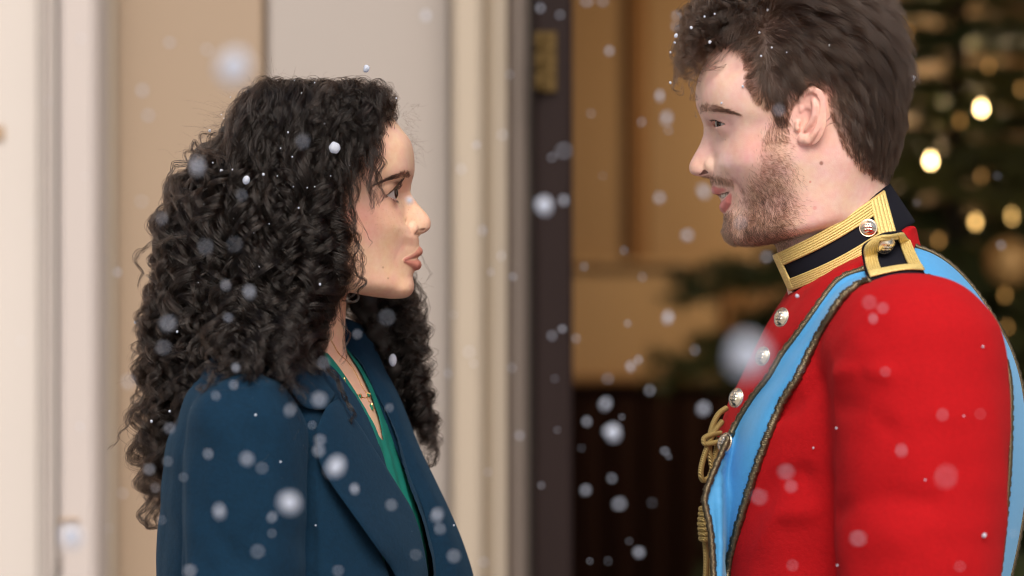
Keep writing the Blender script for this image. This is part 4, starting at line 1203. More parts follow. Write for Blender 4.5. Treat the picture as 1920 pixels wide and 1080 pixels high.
for i in range(290):
    ph = math.radians(hr.uniform(50, 300))
    dg = math.degrees(ph)
    if dg > 200 and hr.random() < .45: continue          # the far side hardly shows
    l0 = .58 + .42 * hr.random() ** .6
    ys = hr.choice([hr.uniform(147, 185), hr.uniform(165, 330), hr.uniform(260, 480)], p=[.45, .33, .22])
    if dg < 75: ye = hr.uniform(490, 690)
    elif dg < 115: ye = hr.uniform(590, 745)
    elif dg < 150: ye = hr.uniform(620, 860)
    elif dg < 215: ye = hr.choice([hr.uniform(620, 800), hr.uniform(760, 985)], p=[.45, .55])
    else: ye = hr.uniform(640, 880)
    if ye < ys + 130: ye = ys + 130
    bend, sw, bp = hr.normal(0, 13), hr.uniform(.04, .16), hr.uniform(0, 6)
    seed = int(hr.integers(1e9)); big = hr.random()
    rad0 = hr.uniform(8, 14) + 8 * big**2; pit0 = hr.uniform(46, 70) + 30 * big
    for sub_ in range(int(hr.integers(3, 6))):
        l = l0 + hr.normal(0, .025); ph_ = ph + math.radians(hr.normal(0, 2.6))
        y = np.linspace(max(ys + hr.normal(0, 8), 152), ye + hr.normal(0, 16), 90)
        s = np.linspace(0, 1, 90)
        ll = np.minimum(l, .72) * (1 - sstep(0, .3, s)) + l * sstep(0, .3, s)
        if ys > 200: ll = ll * (1 - .25 * (1 - sstep(0, .25, s)))
        ll = ll * (1 + .03 * np.sin(y / 34 + ph * 7))
        phv = ph_ + math.radians(bend) * s + sw * np.sin(s * 5 + bp)
        if dg < 70: phv = np.maximum(phv, math.radians(50))
        G, L = resample(shell(phv, y, ll))
        r2 = np.random.default_rng(seed)                  # one winding shared by the whole ringlet
        loose = hr.random() < .2
        c = curl(G, L, r2, rad0 * hr.uniform(.7, 1.15), pit0 * (hr.uniform(.75, 1.3) if loose else 1), 24, hr.uniform(.9, 1.9) * (1.6 if loose else 1), .5 if loose else hr.choice([.10, .2]), wob=hr.uniform(5, 13), nz=2.2 if loose else 1.0, late=ys < 200)
        LOCKS.append(c + hr.normal(0, .8, (c.shape[0], 1, 3)))
for i in range(70):                                         # loose curls that stand off the outline
    ph = math.radians(hr.choice([hr.uniform(60, 130), hr.uniform(140, 225)], p=[.3, .7])); ys = hr.uniform(200, 560)
    ye = min(ys + hr.uniform(120, 320), 720 if math.degrees(ph) < 130 else 990)
    y = np.linspace(ys, ye, 70); s = np.linspace(0, 1, 70)
    ll = .9 + hr.uniform(.05, .17) * np.sin(np.pi * np.clip(s * hr.uniform(.55, .9), 0, 1)) + .03 * np.sin(s * 9 + i)
    lock(shell(ph + hr.normal(0, .1) * s, y, ll), rad=hr.uniform(7, 13), pitch=hr.uniform(40, 62), n=9, spread=1.2, jit=.15, wob=6)
# swept hair over the crown and the curls at the hairline
for i in range(150):
    a = hr.uniform(0, 1)
    x0 = 640 + 100 * hr.random(); y0 = 150 + 55 * ((x0 - 640) / 110)**2 + hr.uniform(0, 40)
    q0 = -hr.uniform(0, 90)
    st = np.array([*U(x0, y0, q0), q0])
    ex = hr.uniform(560, 720); e = np.array([*U(ex, hr.uniform(230, 330) + (0 if ex < 690 else -45), -150), -hr.uniform(140, 185)])
    m = (st + e) / 2 + np.array([0, -34, -38])
    lock(spline([st, m, e], 60), rad=hr.uniform(3, 9), pitch=hr.uniform(50, 80), n=16, spread=3.4, late=True)
for i in range(230):
    a = hr.uniform(0, 1); x0 = 470 + 250 * a; yt = np.interp(x0, [470, 500, 560, 620, 680, 730], [176, 150, 147, 149, 156, 178])
    q0 = hr.uniform(-40, 90)
    st = np.array([x0 + 5, yt + 14 + q0**2 / 420, q0]); back_ = hr.uniform(-.2, 1)
    e = np.array([x0 - 60 * back_, hr.uniform(230, 400), -hr.uniform(150, 200)])
    m = np.array([x0 - 18 * back_, yt + 16, -hr.uniform(55, 95)]); m2 = np.array([x0 - 40 * back_, yt + 62, -hr.uniform(125, 160)])
    P0 = spline([st, m, m2, e], 60); xx, yy = U(P0[:, 0], P0[:, 1], P0[:, 2] * .6)
    lock(np.stack([xx, yy, P0[:, 2]], 1), rad=hr.uniform(1.5, 7), pitch=hr.uniform(60, 110), n=18, spread=4.0, wob=9, late=True)
def UP(L): return np.array([[*U(a, b, c), c] for a, b, c in L], float)
for i in range(38):                                         # curls rolling off the forehead hairline
    k = hr.random()
    b = np.array([714 - 62 * k + hr.normal(0, 5), 222 + 85 * k ** 1.1 + hr.normal(0, 5), -40 - 85 * k ** .7])
    P = UP([b + (-18, -28, 18), b + (4, -30, -8), b + (16 - 6 * k, -10, -16), b + (6, 14, -16), b + (-14, 34, -20), b + (-26, 60, -28)])
    lock(P, rad=hr.uniform(4, 9), pitch=hr.uniform(34, 48), n=12, spread=3.0)
for i in range(16):                                         # top front
    b = np.array([hr.uniform(685, 742), hr.uniform(172, 215), -hr.uniform(-60, 70)])
    P = UP([b + (-50, -10, 0), b + (-25, -24, 0), b + (0, -12, -4), b + (6, 14, -8), b + (-8, 34, -14)])
    lock(P, rad=hr.uniform(4, 8), pitch=hr.uniform(34, 48), n=12, spread=3.2)
# far side, hanging in front of the far shoulder
yk = [330, 450, 520, 560, 600, 650, 700, 760, 820, 880]
XL = curve1(yk, [625, 632, 640, 646, 655, 676, 708, 738, 768, 792]); XR = curve1(yk, [690, 738, 760, 772, 784, 790, 794, 803, 814, 815])
for i in range(150):
    k = hr.random() ** .8
    ye = hr.uniform(600, 700) if hr.random() < .3 else hr.uniform(690, 770) + 115 * k
    y = np.linspace(hr.uniform(330, 420), ye, 80)
    q = 165 + 55 * hr.random() + 8 * np.sin(y / 60 + hr.uniform(0, 6))
    x = XL(y) + (XR(y) - XL(y)) * k
    xx, yy = U(x, y, q); lock(np.stack([xx, yy, q], 1), rad=hr.uniform(8, 14), pitch=hr.uniform(46, 66), n=17, spread=4.2)
# single curls that stand clear of the mass
SING = [
    ([(655, 320, -165), (662, 380, -165), (664, 420, -165), (672, 455, -168), (662, 500, -172), (684, 530, -170), (668, 560, -170), (640, 566, -165)], 5, 10),
    ([(650, 340, -170), (658, 410, -168), (668, 450, -170), (682, 492, -168), (676, 530, -168), (650, 552, -170)], 4, 8),
    ([(655, 345, -165), (670, 395, -160), (686, 430, -152), (700, 452, -150), (694, 462, -150)], 2, 2),
    ([(640, 480, -160), (610, 570, -175), (618, 622, -178), (600, 665, -190), (628, 700, -200), (650, 745, -205), (668, 780, -205), (660, 795, -205), (652, 786, -205)], 5, 12),
    ([(620, 480, -160), (596, 570, -185), (604, 620, -188), (590, 660, -200), (618, 690, -205)], 7, 12),
    ([(640, 500, -150), (634, 590, -155), (652, 625, -150), (640, 680, -160)], 4, 6),
    ([(430, 300, -170), (385, 285, -175), (364, 268, -178), (358, 284, -180), (372, 292, -180)], 3, 9),
    ([(420, 330, -150), (360, 305, -160), (326, 306, -165), (316, 330, -168), (320, 372, -170), (330, 392, -170)], 3, 10),
    ([(400, 360, -120), (330, 370, -130), (296, 392, -135), (284, 416, -138), (290, 446, -140)], 3, 8),
    ([(380, 430, -140), (310, 452, -150), (262, 474, -155), (258, 490, -156), (270, 512, -156), (262, 540, -156)], 3, 8),
    ([(350, 640, -60), (262, 740, -80), (238, 790, -85), (220, 820, -85), (204, 842, -85)], 4, 5),
    ([(480, 560, -230), (450, 650, -260), (420, 690, -330), (396, 716, -345), (378, 738, -350), (368, 730, -350), (376, 722, -350)], 5, 12),
    ([(470, 580, -230), (462, 660, -270), (440, 700, -340), (412, 722, -345)], 6, 12),
    ([(540, 560, -220), (520, 640, -250), (540, 680, -262), (524, 702, -262)], 5, 10),
    ([(340, 860, -40), (285, 930, -60), (262, 965, -60), (276, 990, -60), (296, 985, -60), (290, 968, -60)], 4, 12),
    ([(800, 800, 180), (822, 840, 178), (818, 872, 176), (800, 876, 176), (800, 856, 176)], 3, 9),
    ([(786, 470, 140), (800, 500, 140), (808, 514, 140), (796, 530, 140)], 1, 2),
    ([(775, 520, 150), (800, 560, 150), (798, 610, 150), (806, 660, 150)], 5, 8),
]
for pts, rad, n in SING:
    for rep in range(2 if n > 4 else 1):
        lock(UP(pts) + hr.normal(0, 2.0, (1, 3)) * rep, rad=rad * .6, pitch=46, n=n, spread=1.8 if n < 10 else 2.4, jit=.35, wob=2)
P = np.concatenate(LOCKS)
# keep strands out of the face
near_face = (P[..., 2] > -150) & (P[..., 2] < 150)
s = np.linspace(0, 1, NP)
R = (.000125 * (1 - .6 * sstep(.75, 1, s)))[None] * hr.uniform(.75, 1.25, (len(P), 1))
# inner mass of hair that closes the gaps between the curls
vh = Vol((300, 740), (150, 900), (-220, 235), 5)
vh.add(ell((548, 330, 0), (150, 160, 150)), 0)
vh.add(chain([(520, 300, -60, 90), (490, 460, -70, 110), (430, 620, -60, 100), (370, 760, -20, 70), (330, 880, 0, 40)]), 40)
vh.add(chain([(520, 300, 60, 90), (490, 460, 70, 110), (430, 620, 80, 100), (370, 760, 60, 70), (330, 880, 40, 40)]), 40)
vh.add(chain([(590, 330, -100, 50), (585, 450, -130, 55), (560, 560, -150, 50), (510, 640, -160, 40)]), 30)
vh.add(chain([(610, 330, 110, 50), (640, 450, 150, 40), (690, 600, 180, 26), (740, 720, 185, 22), (785, 830, 180, 12)]), 30)
Vm, Qm = vh.surf(3)
Vm = Vm + vnormals(Vm, Qm) * (noise3(Vm, 55, 2, 14) * 7)[:, None]
dark = mat("hair_shade", (.010, .007, .005, 1), .7)
hair = mesh("hair", world(Vm), Qm, dark, woman)
strands("curl", world(P), R, hairW, hair)
# loose frizz
FR = []
for i in range(1500):
    ph = math.radians(hr.uniform(60, 290)); y0 = hr.choice([hr.uniform(150, 300), hr.uniform(250, 900)])
    if hr.random() < .25: ph = math.radians(hr.uniform(150, 210))
    b = shell(np.array([ph]), np.array([y0]), np.array([hr.uniform(.85, 1.0)]))[0]
    out = b - np.array([CXH, y0 + 40 if y0 < 300 else y0, 0]); out /= np.linalg.norm(out)
    d = out * hr.uniform(.4, 1.0) + hr.normal(0, .5, 3); L = hr.uniform(15, 48)
    t = np.linspace(0, 1, 14)[:, None]
    w = hr.normal(0, 1, 3)
    FR.append(b + d * t * L + w * (np.sin(t * hr.uniform(3, 9) + hr.uniform(0, 6)) - math.sin(0)) * 3.5 + np.array([0, 1, 0]) * t**2 * L * .3)
for i in range(120):                                       # a few before the face and chin
    b = np.array([hr.uniform(740, 775), hr.uniform(190, 300) if i % 2 else hr.uniform(520, 640), hr.uniform(40, 170)])
    t = np.linspace(0, 1, 14)[:, None]; L = hr.uniform(20, 50)
    FR.append(b + np.array([hr.uniform(.1, 1), hr.uniform(-.4, .8), 0]) * t * L + hr.normal(0, 1, 3) * np.sin(t * hr.uniform(3, 8)) * 4)
FR = np.array(FR)
strands("flyaway_hair", world(FR), .00005 * np.ones((len(FR), 14)), hair_mat("frizz_hair", (.035, .022, .015), .35, .5), hair)
# ------------------------------------------------------------------ the man
man = tag(empty("person", world((1610, 3776, 0))), "bearded man with short brown hair in a red dress tunic with a blue sash", "person")
mv = head_volume(MAN, 1.4)
V, Q = mv.surf(2)
SKM = np.array([.78, .505, .42])
C = np.tile(SKM, (len(V), 1))
Vs = V.copy(); Vs[:, 2] = -np.abs(Vs[:, 2])
C = mixc(C, (.74, .37, .31), .5 * blob(V, (1405, 285, -115), (52, 36, 70), .8) + .5 * blob(V, (1405, 285, 115), (52, 36, 70), .8))
C = mixc(C, (.74, .40, .33), .4 * blob(V, (1300, 310, 0), (22, 26, 36), .8))
C = mixc(C, (.74, .34, .28), .5 * blob(Vs, (1508, 228, -165), (38, 66, 50), .6))            # ear
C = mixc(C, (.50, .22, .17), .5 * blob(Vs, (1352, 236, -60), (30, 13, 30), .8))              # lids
C = mixc(C, (.40, .16, .14), .65 * blob(Vs, (1330, 232, -34), (12, 12, 16), .8))  # brow shadow at the inner eye corner, painted into the skin
def photo_of(P):
    k = (D + P[:, 2] * S) / D
    return 960 + (P[:, 0] - 960) / k, 540 + (P[:, 1] - 540) / k
def inpoly(px, py, poly):
    x, y = np.asarray(poly, float).T; r = np.zeros(len(px), bool); j = len(x) - 1
    for i in range(len(x)):
        c = ((y[i] > py) != (y[j] > py)) & (px < (x[j] - x[i]) * (py - y[i]) / (y[j] - y[i] + 1e-12) + x[i]); r ^= c; j = i
    return r
def polydist(px, py, poly):
    """signed distance to a polygon's outline, inside positive"""
    P = np.asarray(poly, float); d = np.full(len(px), 1e9)
    for a, b in zip(P, np.roll(P, -1, 0)):
        ab = b - a; t = np.clip(((px - a[0]) * ab[0] + (py - a[1]) * ab[1]) / (ab @ ab + 1e-9), 0, 1)
        d = np.minimum(d, np.hypot(px - a[0] - t * ab[0], py - a[1] - t * ab[1]))
    return np.where(inpoly(px, py, poly), d, -d)
HAIRL = [(1330, 84), (1352, 74), (1378, 80), (1396, 100), (1400, 140), (1402, 165), (1420, 190), (1444, 208), (1458, 238), (1474, 238), (1482, 208), (1497, 180), (1520, 160), (1548, 172), (1556, 215), (1573, 262), (1598, 300), (1638, 330), (1674, 352), (1740, 352), (1740, -70), (1300, -70)]
BEARD = [(1452, 205), (1487, 222), (1480, 262), (1488, 300), (1505, 345), (1512, 395), (1495, 450), (1470, 492), (1440, 482), (1380, 476), (1350, 452), (1346, 405), (1358, 398), (1374, 388), (1380, 366), (1372, 350), (1346, 345), (1326, 342), (1322, 330), (1345, 326), (1368, 335), (1392, 330), (1412, 300), (1428, 262), (1440, 235)]
qx, qy = photo_of(Vs)
bd = polydist(qx, qy, BEARD)
C = mixc(C, (.42, .26, .20), .5 * sstep(-10, 46, bd))
lipm = np.minimum(*[chain(c)(*Vs.T) for c in MAN['lips']])
C = mixc(C, (.54, .15, .14), .9 * (1 - sstep(.2, 2.4, lipm)) * (V[:, 0] < 1378))
C = mixc(C, (.06, .015, .015), .9 * (1 - sstep(-1, 1.2, np.minimum.reduce([chain(c)(*Vs.T) for c in MAN['gap']]))))
C = mixc(C, (.16, .05, .04), .85 * (1 - sstep(-1, 1.5, chain(MAN['nostril'][0])(*Vs.T))))  # dark of the nostril recess put into the skin colour
for px, py, r0, c, k in ((1540, 306, 5, (.30, .12, .08), .8), (1519, 341, 3, (.6, .16, .14), .7), (1528, 390, 5, (.66, .22, .2), .5), (1488, 275, 2.5, (.4, .15, .1), .6), (1470, 254, 1.5, (.3, .15, .1), .5), (1360, 262, 1.5, (.3, .15, .1), .5)):
    C = mixc(C, c, k * (1 - sstep(.5 * r0, r0, np.hypot(qx - px, qy - py))))
C = mixc(C, (.034, .021, .014), .90 * sstep(-6, 26, polydist(qx, qy, HAIRL)))     # scalp under the hair
skinM = skin_mat("mans_skin")
mesh("body", world(V), Q, skinM, man, col={'tint': C})
mV, mN = V, vnormals(V, Q)
em_ = np.array(MAN['eye'])
for sg in (-1, 1):
    eyeball("eye", (em_[0], em_[1], em_[2] * -sg), MAN['eyer'], (-1, .16, -.42), (.016, .012, .009), em, man)
teeth(1352, 363, -1, man, hgt=17)
browM = hair_mat("brown_brow", (.040, .026, .019), .4, .4)
P, R = brow_strands(mv, [(1384, 214, 1.2), (1368, 209, 3.0), (1350, 205.5, 5.2), (1332, 203, 6.6), (1320, 205, 7.2), (1313, 208, 6.5)], 640, 11.5, lambda t, r: (1 if t < .8 else .3, -.5 + .9 * (1 - t) + r.normal(0, .22), -.3), 15, .00011, -1)
strands("eyebrow", world(P), R, browM, man)
P = lashes(MAN, 170, 12, 18, True, (-38, 72), .12); strands("eyelashes", world(P), .00019 * (1.05 - np.linspace(0, 1, 8))[None].repeat(len(P), 0), lashm, man)

# ---- hair
mh = np.random.default_rng(5)
d = polydist(qx, qy, HAIRL)
idx = np.where((d > 0) & (np.abs(mV[:, 2]) < 400))[0]
HRT = curve1([0, 1], [0, 1])
def flow(x, y, q):
    """direction the hair lies, per root (grid axes, before projecting on the scalp)"""
    back = sstep(1560, 1680, x); front = 1 - sstep(1385, 1450, x)
    low = sstep(120, 260, y)
    dx = .62 * (1 - back) + .10 * back - .25 * low * (1 - back)
    dy = .62 + .4 * back + .2 * low
    top = (1 - sstep(40, 110, y)) * (1 - sstep(1540, 1630, x))
    dx = dx * (1 - top) + (.95) * top; dy = dy * (1 - top) + .35 * top
    dx = dx * (1 - front) - .75 * front; dy = dy * (1 - front) + .15 * front
    return dx, dy
NS = 16
def short_hair(n, seed):
    r = np.random.default_rng(seed)
    nc = n // 20
    c = r.choice(idx, nc)
    tree = mV[c]
    out, rad = [], []
    wd_ = 1 + 1.6 * (1 - sstep(0, 30, d[idx])); wd_ = wd_ * np.where(mV[idx, 2] > 40, .6, 1); pick = r.choice(idx, n, p=wd_ / wd_.sum())
    # clump: nearest of the clump roots
    P0 = mV[pick]; N0 = mN[pick]
    own = np.empty(n, int)
    for a in range(0, n, 1500):
        own[a:a+1500] = ((P0[a:a+1500, None] - tree[None])**2).sum(-1).argmin(1)
    x, y, q = P0.T
    dx, dy = flow(x, y, q)
    nz = r.normal(0, .30, nc)[own] + r.normal(0, .10, n)
    F = np.stack([dx - dy * nz, dy + dx * nz, np.sign(q) * .25 * sstep(60, 0, np.abs(q))], 1)
    F = F - N0 * (F * N0).sum(1, keepdims=True); F /= np.linalg.norm(F, axis=1, keepdims=True)
    hd = np.clip(d[pick], 0, None)
    L = 8 + 54 * sstep(0, 70, hd) * (1 - .35 * sstep(150, 300, y)) + 34 * (1 - sstep(40, 120, y))
    L = L * r.uniform(.75, 1.2, n)
    lift = (.16 + .28 * sstep(2, 40, hd)) * (1 - .35 * sstep(1580, 1660, x)) * (1 + .9 * (1 - sstep(30, 130, y)) * (1 - sstep(1540, 1640, x))) * r.uniform(.85, 1.15, n) * r.uniform(.7, 1.3, nc)[own]
    s = np.linspace(0, 1, NS)
    G = P0[:, None] + F[:, None] * (L[:, None] * s)[..., None] + N0[:, None] * (L * lift)[:, None, None] * (1.5 * s - 1.0 * s**2)[None, :, None] \
        + np.array([0, 1, 0]) * (L * .16)[:, None, None] * (s**2)[None, :, None]
    # tips drawn to the middle of their clump
    tip = np.zeros((nc, NS, 3)); cnt = np.zeros(nc); np.add.at(tip, own, G); np.add.at(cnt, own, 1); tip /= np.maximum(cnt, 1)[:, None, None]
    k = (.68 * s**1.3)[None, :, None] * ((.4 + .6 * sstep(8, 50, hd)) * (1 - .45 * sstep(1540, 1640, x)))[:, None, None]
    G = G * (1 - k) + tip[own] * k
    w = r.normal(0, 1, (nc, 3))[own] * 2.2; G = G + w[:, None] * (np.sin(s * 5) * s)[None, :, None]
    # follow the skull
    fv = mv.at(G[:, 3:]); push = np.clip(2.5 - fv, 0, 30)
    G[:, 3:] += N0[:, None] * push[..., None]
    R = np.tile(.000085 * (1.0 - .6 * s**2), (n, 1)) * r.uniform(.8, 1.2, (n, 1))
    return G, R
hairM = hair_mat("short_brown_hair", (.024, .0135, .0085), .22, .7, 1.45)
G, R = short_hair(36000, 3)
mhair = strands("hair", world(G), R, hairM, man)
# curls on the top and the forelock
TL = []
def mcurl(P, rad, pitch, n, spread, wob=2, tip=.3):
    g, L = resample(np.asarray(P, float), 44)
    TL.append(curl(g, L, mh, rad, pitch, n, spread, .3, wob=wob, tip=tip))
def rootpt(px, q):
    """scalp point on the upper outline near px at depth q"""
    ix = int(np.clip((px - mv.x[0]) / mv.h, 0, len(mv.x) - 1)); iq = int(np.clip((q - mv.q[0]) / mv.h, 0, len(mv.q) - 1))
    c = np.where(mv.F[ix, :, iq] < 0)[0]
    return np.array([px, mv.y[c[0]] if len(c) else 60.0, q])
for i in range(110):                                        # forelock
    q = mh.uniform(-95, 90); px = mh.uniform(1335, 1420)
    b = rootpt(px + 12 * abs(q) / 90, q)
    ex = mh.uniform(1268, 1330); ey_ = 70 + (1330 - ex) * .35 + mh.uniform(-35, 50)
    if mh.random() < .3: ex, ey_ = mh.uniform(1268, 1312), mh.uniform(105, 165)
    e = np.array([*U(ex, ey_, q), q * 1.05 - 10])
    m1 = b + np.array([-22, -38 - mh.uniform(0, 14), -6]); m2 = (m1 + e) / 2 + np.array([-22, -18, -10])
    mcurl(spline([b, m1, m2, e], 60), mh.uniform(6, 12), mh.uniform(42, 60), 17, 1.3)
for i in range(230):                                        # waves over the top
    q = mh.uniform(-120, 110); px = mh.uniform(1390, 1595)
    b = rootpt(px, q)
    sgn = -1 if px < 1450 else 1
    L = mh.uniform(55, 95)
    e = b + np.array([sgn * L * .8 + mh.normal(0, 14), mh.uniform(2, 28) + .12 * max(px - 1560, 0), np.sign(q) * 18 - 6])
    m1 = b + np.array([sgn * L * .3, -17 - mh.uniform(0, 8), -4])
    mcurl(spline([b, m1, e], 60), mh.uniform(3, 8), mh.uniform(56, 90), 18, 2.6, tip=.2)
for pts, rad, n in [
    ([(1330, 60, -60), (1280, 60, -75), (1262, 92, -80), (1270, 118, -80), (1284, 112, -80)], 3, 7),
    ([(1320, 70, -50), (1290, 110, -70), (1268, 140, -75), (1262, 165, -75), (1276, 172, -75), (1280, 158, -75)], 3, 7),
    ([(1330, 90, -60), (1305, 120, -80), (1292, 160, -82), (1296, 188, -82), (1304, 184, -82)], 3, 9),
    ([(1370, 70, -90), (1340, 105, -105), (1318, 130, -108), (1336, 128, -110), (1372, 118, -112)], 2, 5),
    ([(1380, 70, -100), (1352, 112, -112), (1330, 122, -112), (1350, 128, -114)], 2, 4),
    ([(1560, 190, -165), (1562, 208, -168), (1558, 222, -168), (1548, 230, -168)], 1, 6)]:
    for rep in range(2): mcurl(UP(pts) + mh.normal(0, 2.5, 3) * rep, rad * .7, 40, n, 1.8)
P = np.concatenate(TL); s = np.linspace(0, 1, P.shape[1])
strands("curl", world(P), (.000085 * (1 - .55 * sstep(.7, 1, s)))[None] * mh.uniform(.8, 1.2, (len(P), 1)), hairM, mhair)

# ---- beard
beardM = hair_mat("beard_hair", (.050, .028, .018), .35, .8)
w = sstep(-18, 30, bd) * (.18 + .82 * sstep(4, 48, bd)) * (.35 + .65 * sstep(300, 420, qy)) * np.where((qx > 1366) & (qx < 1398) & (qy < 352), .2, 1) * np.clip(.9 + .2 * noise3(mV, 24, 6), .4, 2) * (lipm > 1.6)
w = np.maximum(w, .85 * sstep(-4, 8, bd) * (qx < 1374) * (qy > 322) * (lipm > 1.2))
w = np.maximum(w, .9 * sstep(-3, 8, bd) * (qy < 268)); w = np.maximum(w, .42 * sstep(-16, 36, bd) * (qx > 1425) * (qy < 350))
w = np.where(mV[:, 2] > 0, w * .35, w)
pick = mh.choice(len(mV), 17000, p=w / w.sum())
P0, N0 = mV[pick], mN[pick]; X_, Y_ = qx[pick], qy[pick]
ang = np.radians(np.where(X_ < 1385, 112 - 40 * sstep(1340, 1390, X_), 34 + 30 * sstep(420, 470, Y_)))
side = sstep(255, 220, Y_) if False else (1 - sstep(225, 280, Y_))
ang = ang * (1 - side) + math.radians(70) * side
must = (Y_ < 352) & (X_ < 1385); ang = np.where(must, np.radians(120 - 95 * sstep(1325, 1372, X_)), ang)
ang = ang + mh.normal(0, .33, len(pick)) + .35 * np.sin(X_ / 17 + Y_ / 23)
T0 = np.stack([np.cos(ang), np.sin(ang), np.zeros(len(pick))], 1)
T0 = T0 - N0 * (T0 * N0).sum(1, keepdims=True); T0 /= np.linalg.norm(T0, axis=1, keepdims=True) + 1e-9
L = np.where(must, 7.5, 8 + 3.5 * sstep(330, 440, Y_)) * mh.uniform(.6, 1.25, len(pick))
s = np.linspace(0, 1, 6)
G = P0[:, None] + T0[:, None] * (L[:, None] * s)[..., None] * .9 + N0[:, None] * (L * mh.uniform(.25, .6, len(pick)))[:, None, None] * (s - .35 * s**2)[None, :, None]
strands("beard", world(G), np.tile(.000062 * (1.05 - .7 * s), (len(G), 1)), beardM, man)

# ---- tunic
red = cloth_mat("scarlet_wool", (.40, .003, .006, 1), .9, .05, 1200, .6, .12, 260, (.8, .08, .08, 1))
tv = Vol((1255, 1940), (410, 1800), (-580, 580), 4.5)
tun = torso([(424, -5 + 120 - 180, -112, 108), (440, 30, -118, 126), (470, 72, -124, 170), (500, 96, -132, 232), (540, 116, -150, 300), (590, 146, -176, 345), (650, 178, -214, 365), (720, 213, -248, 372), (800, 246, -276, 370), (880, 262, -288, 360), (960, 264, -288, 350), (1080, 258, -258, 335), (1200, 240, -235, 325), (1400, 225, -240, 350), (1790, 235, -260, 375)], 1600, math.radians(180), 2.35)
tv.add(tun, 0)
tv.add(chain([(1668, 668, -372, 154), (1672, 780, -392, 153), (1667, 950, -410, 148), (1663, 1090, -415, 138), (1600, 1270, -420, 112), (1540, 1480, -420, 88)]), lambda y: 24 + 36 * (1 - sstep(560, 730, y)))
tv.add(chain([(1663, 664, 372, 150), (1662, 780, 392, 146), (1655, 950, 410, 140), (1655, 1090, 415, 132), (1600, 1270, 420, 112), (1540, 1480, 420, 88)]), 26)
pl_ = tv.x[:, None, None] * -.495 - tv.y[None, :, None] * .869 + (1484 * .495 + 545 * .869) + 0 * tv.q[None, None, :]
tv.F = -smin(-tv.F, -pl_.astype(np.float32), 8)
def PR(L):                                   # photo points at a given depth -> grid
    return [(float(U(a, b, c)[0]), float(U(a, b, c)[1]), c) for a, b, c in L]
ridge(tv, PR([(1552, 660, -430), (1590, 630, -480), (1640, 620, -500)]), 9, 20)
ridge(tv, PR([(1566, 700, -430), (1600, 690, -500), (1660, 700, -520)]), -8, 18)
ridge(tv, PR([(1562, 760, -430), (1610, 770, -520), (1660, 800, -530)]), 8, 18)
ridge(tv, PR([(1590, 560, -330), (1640, 570, -400), (1720, 560, -420), (1780, 590, -430)]), -4, 24)
ridge(tv, PR([(1580, 960, -430), (1660, 930, -530), (1740, 940, -540)]), 8, 24)
ridge(tv, PR([(1590, 1040, -430), (1680, 1010, -530), (1780, 1050, -530)]), -7, 24)
ridge(tv, PR([(1850, 680, -470), (1846, 800, -480), (1836, 950, -490), (1826, 1100, -490)]), 3.0, 7)
ridge(tv, PR([(1400, 960, -250), (1450, 900, -300), (1500, 890, -330)]), 10, 18)
ridge(tv, PR([(1390, 1040, -250), (1450, 970, -300), (1520, 960, -330)]), -5, 20)
ridge(tv, PR([(1470, 780, -270), (1500, 740, -320), (1530, 720, -340)]), 9, 18)
V, Q = tv.surf(3)
V = V + vnormals(V, Q) * (noise3(V, 130, 14) * 1.4 + noise3(V, 55, 24) * .25)[:, None]
tunic = mesh("tunic", world(V), Q[~((V[:, 1] < 470) & (np.hypot((V[:, 0] - 1585) / 100, V[:, 2] / 100) < 1))[Q].any(1)], red, man)

# stand collar: rings round the neck
black = cloth_mat("navy_facing", hexc(17, 18, 28), .85, .15, 1500, .25, .15, 80)
braid = mat("gold_braid", (.70, .46, .10, 1), .42, .3)
def braid_nodes(m, sc=900):
    n = m.node_tree; b = n.nodes["Principled BSDF"]
    uv = n.nodes.new("ShaderNodeTexCoord")
    k = n.nodes.new("ShaderNodeTexNoise"); k.inputs["Scale"].default_value = sc; k.inputs["Detail"].default_value = 3
    n.links.new(uv.outputs["Object"], k.inputs["Vector"])
    bu = n.nodes.new("ShaderNodeBump"); bu.inputs["Strength"].default_value = .7; bu.inputs["Distance"].default_value = .0012
    n.links.new(k.outputs[0], bu.inputs["Height"]); n.links.new(bu.outputs[0], b.inputs["Normal"])
    mr = n.nodes.new("ShaderNodeMix"); mr.data_type = 'RGBA'; mr.inputs[6].default_value = (.50, .33, .07, 1); mr.inputs[7].default_value = (.98, .80, .34, 1)
    n.links.new(k.outputs[0], mr.inputs[0]); n.links.new(mr.outputs[2], b.inputs["Base Color"])
braid_nodes(braid)
def ring(th, v, off=0.0):
    """stand collar surface: th = 0 at the front, 90 lens side, 180 back; v 0 bottom .. 1 top"""
    th = np.asarray(th, float); v = np.asarray(v, float)
    A = (np.cos(th) + 1) / 2                    # 1 front, 0 back
    # bottom and top edge lines in the side view
    bx, by = 1716 + (1484 - 1716) * A, 416 + (548 - 416) * A + 14 * np.sin(np.pi * A)
    tx, ty = 1668 + (1452 - 1668) * A, 344 + (478 - 344) * A + 10 * np.sin(np.pi * A)
    wq = 112 + 16 * (1 - v)
    x = bx + (tx - bx) * v - off * np.cos(th); y = by + (ty - by) * v
    q = -(wq + off) * np.sin(th) * np.abs(np.sin(th))**-.12 if False else -(wq + off) * np.sign(np.sin(th)) * np.abs(np.sin(th))**.85
    xx, yy = U(x, y, np.minimum(q, 0) * 1.0)
    return np.stack([xx, yy, q], -1)
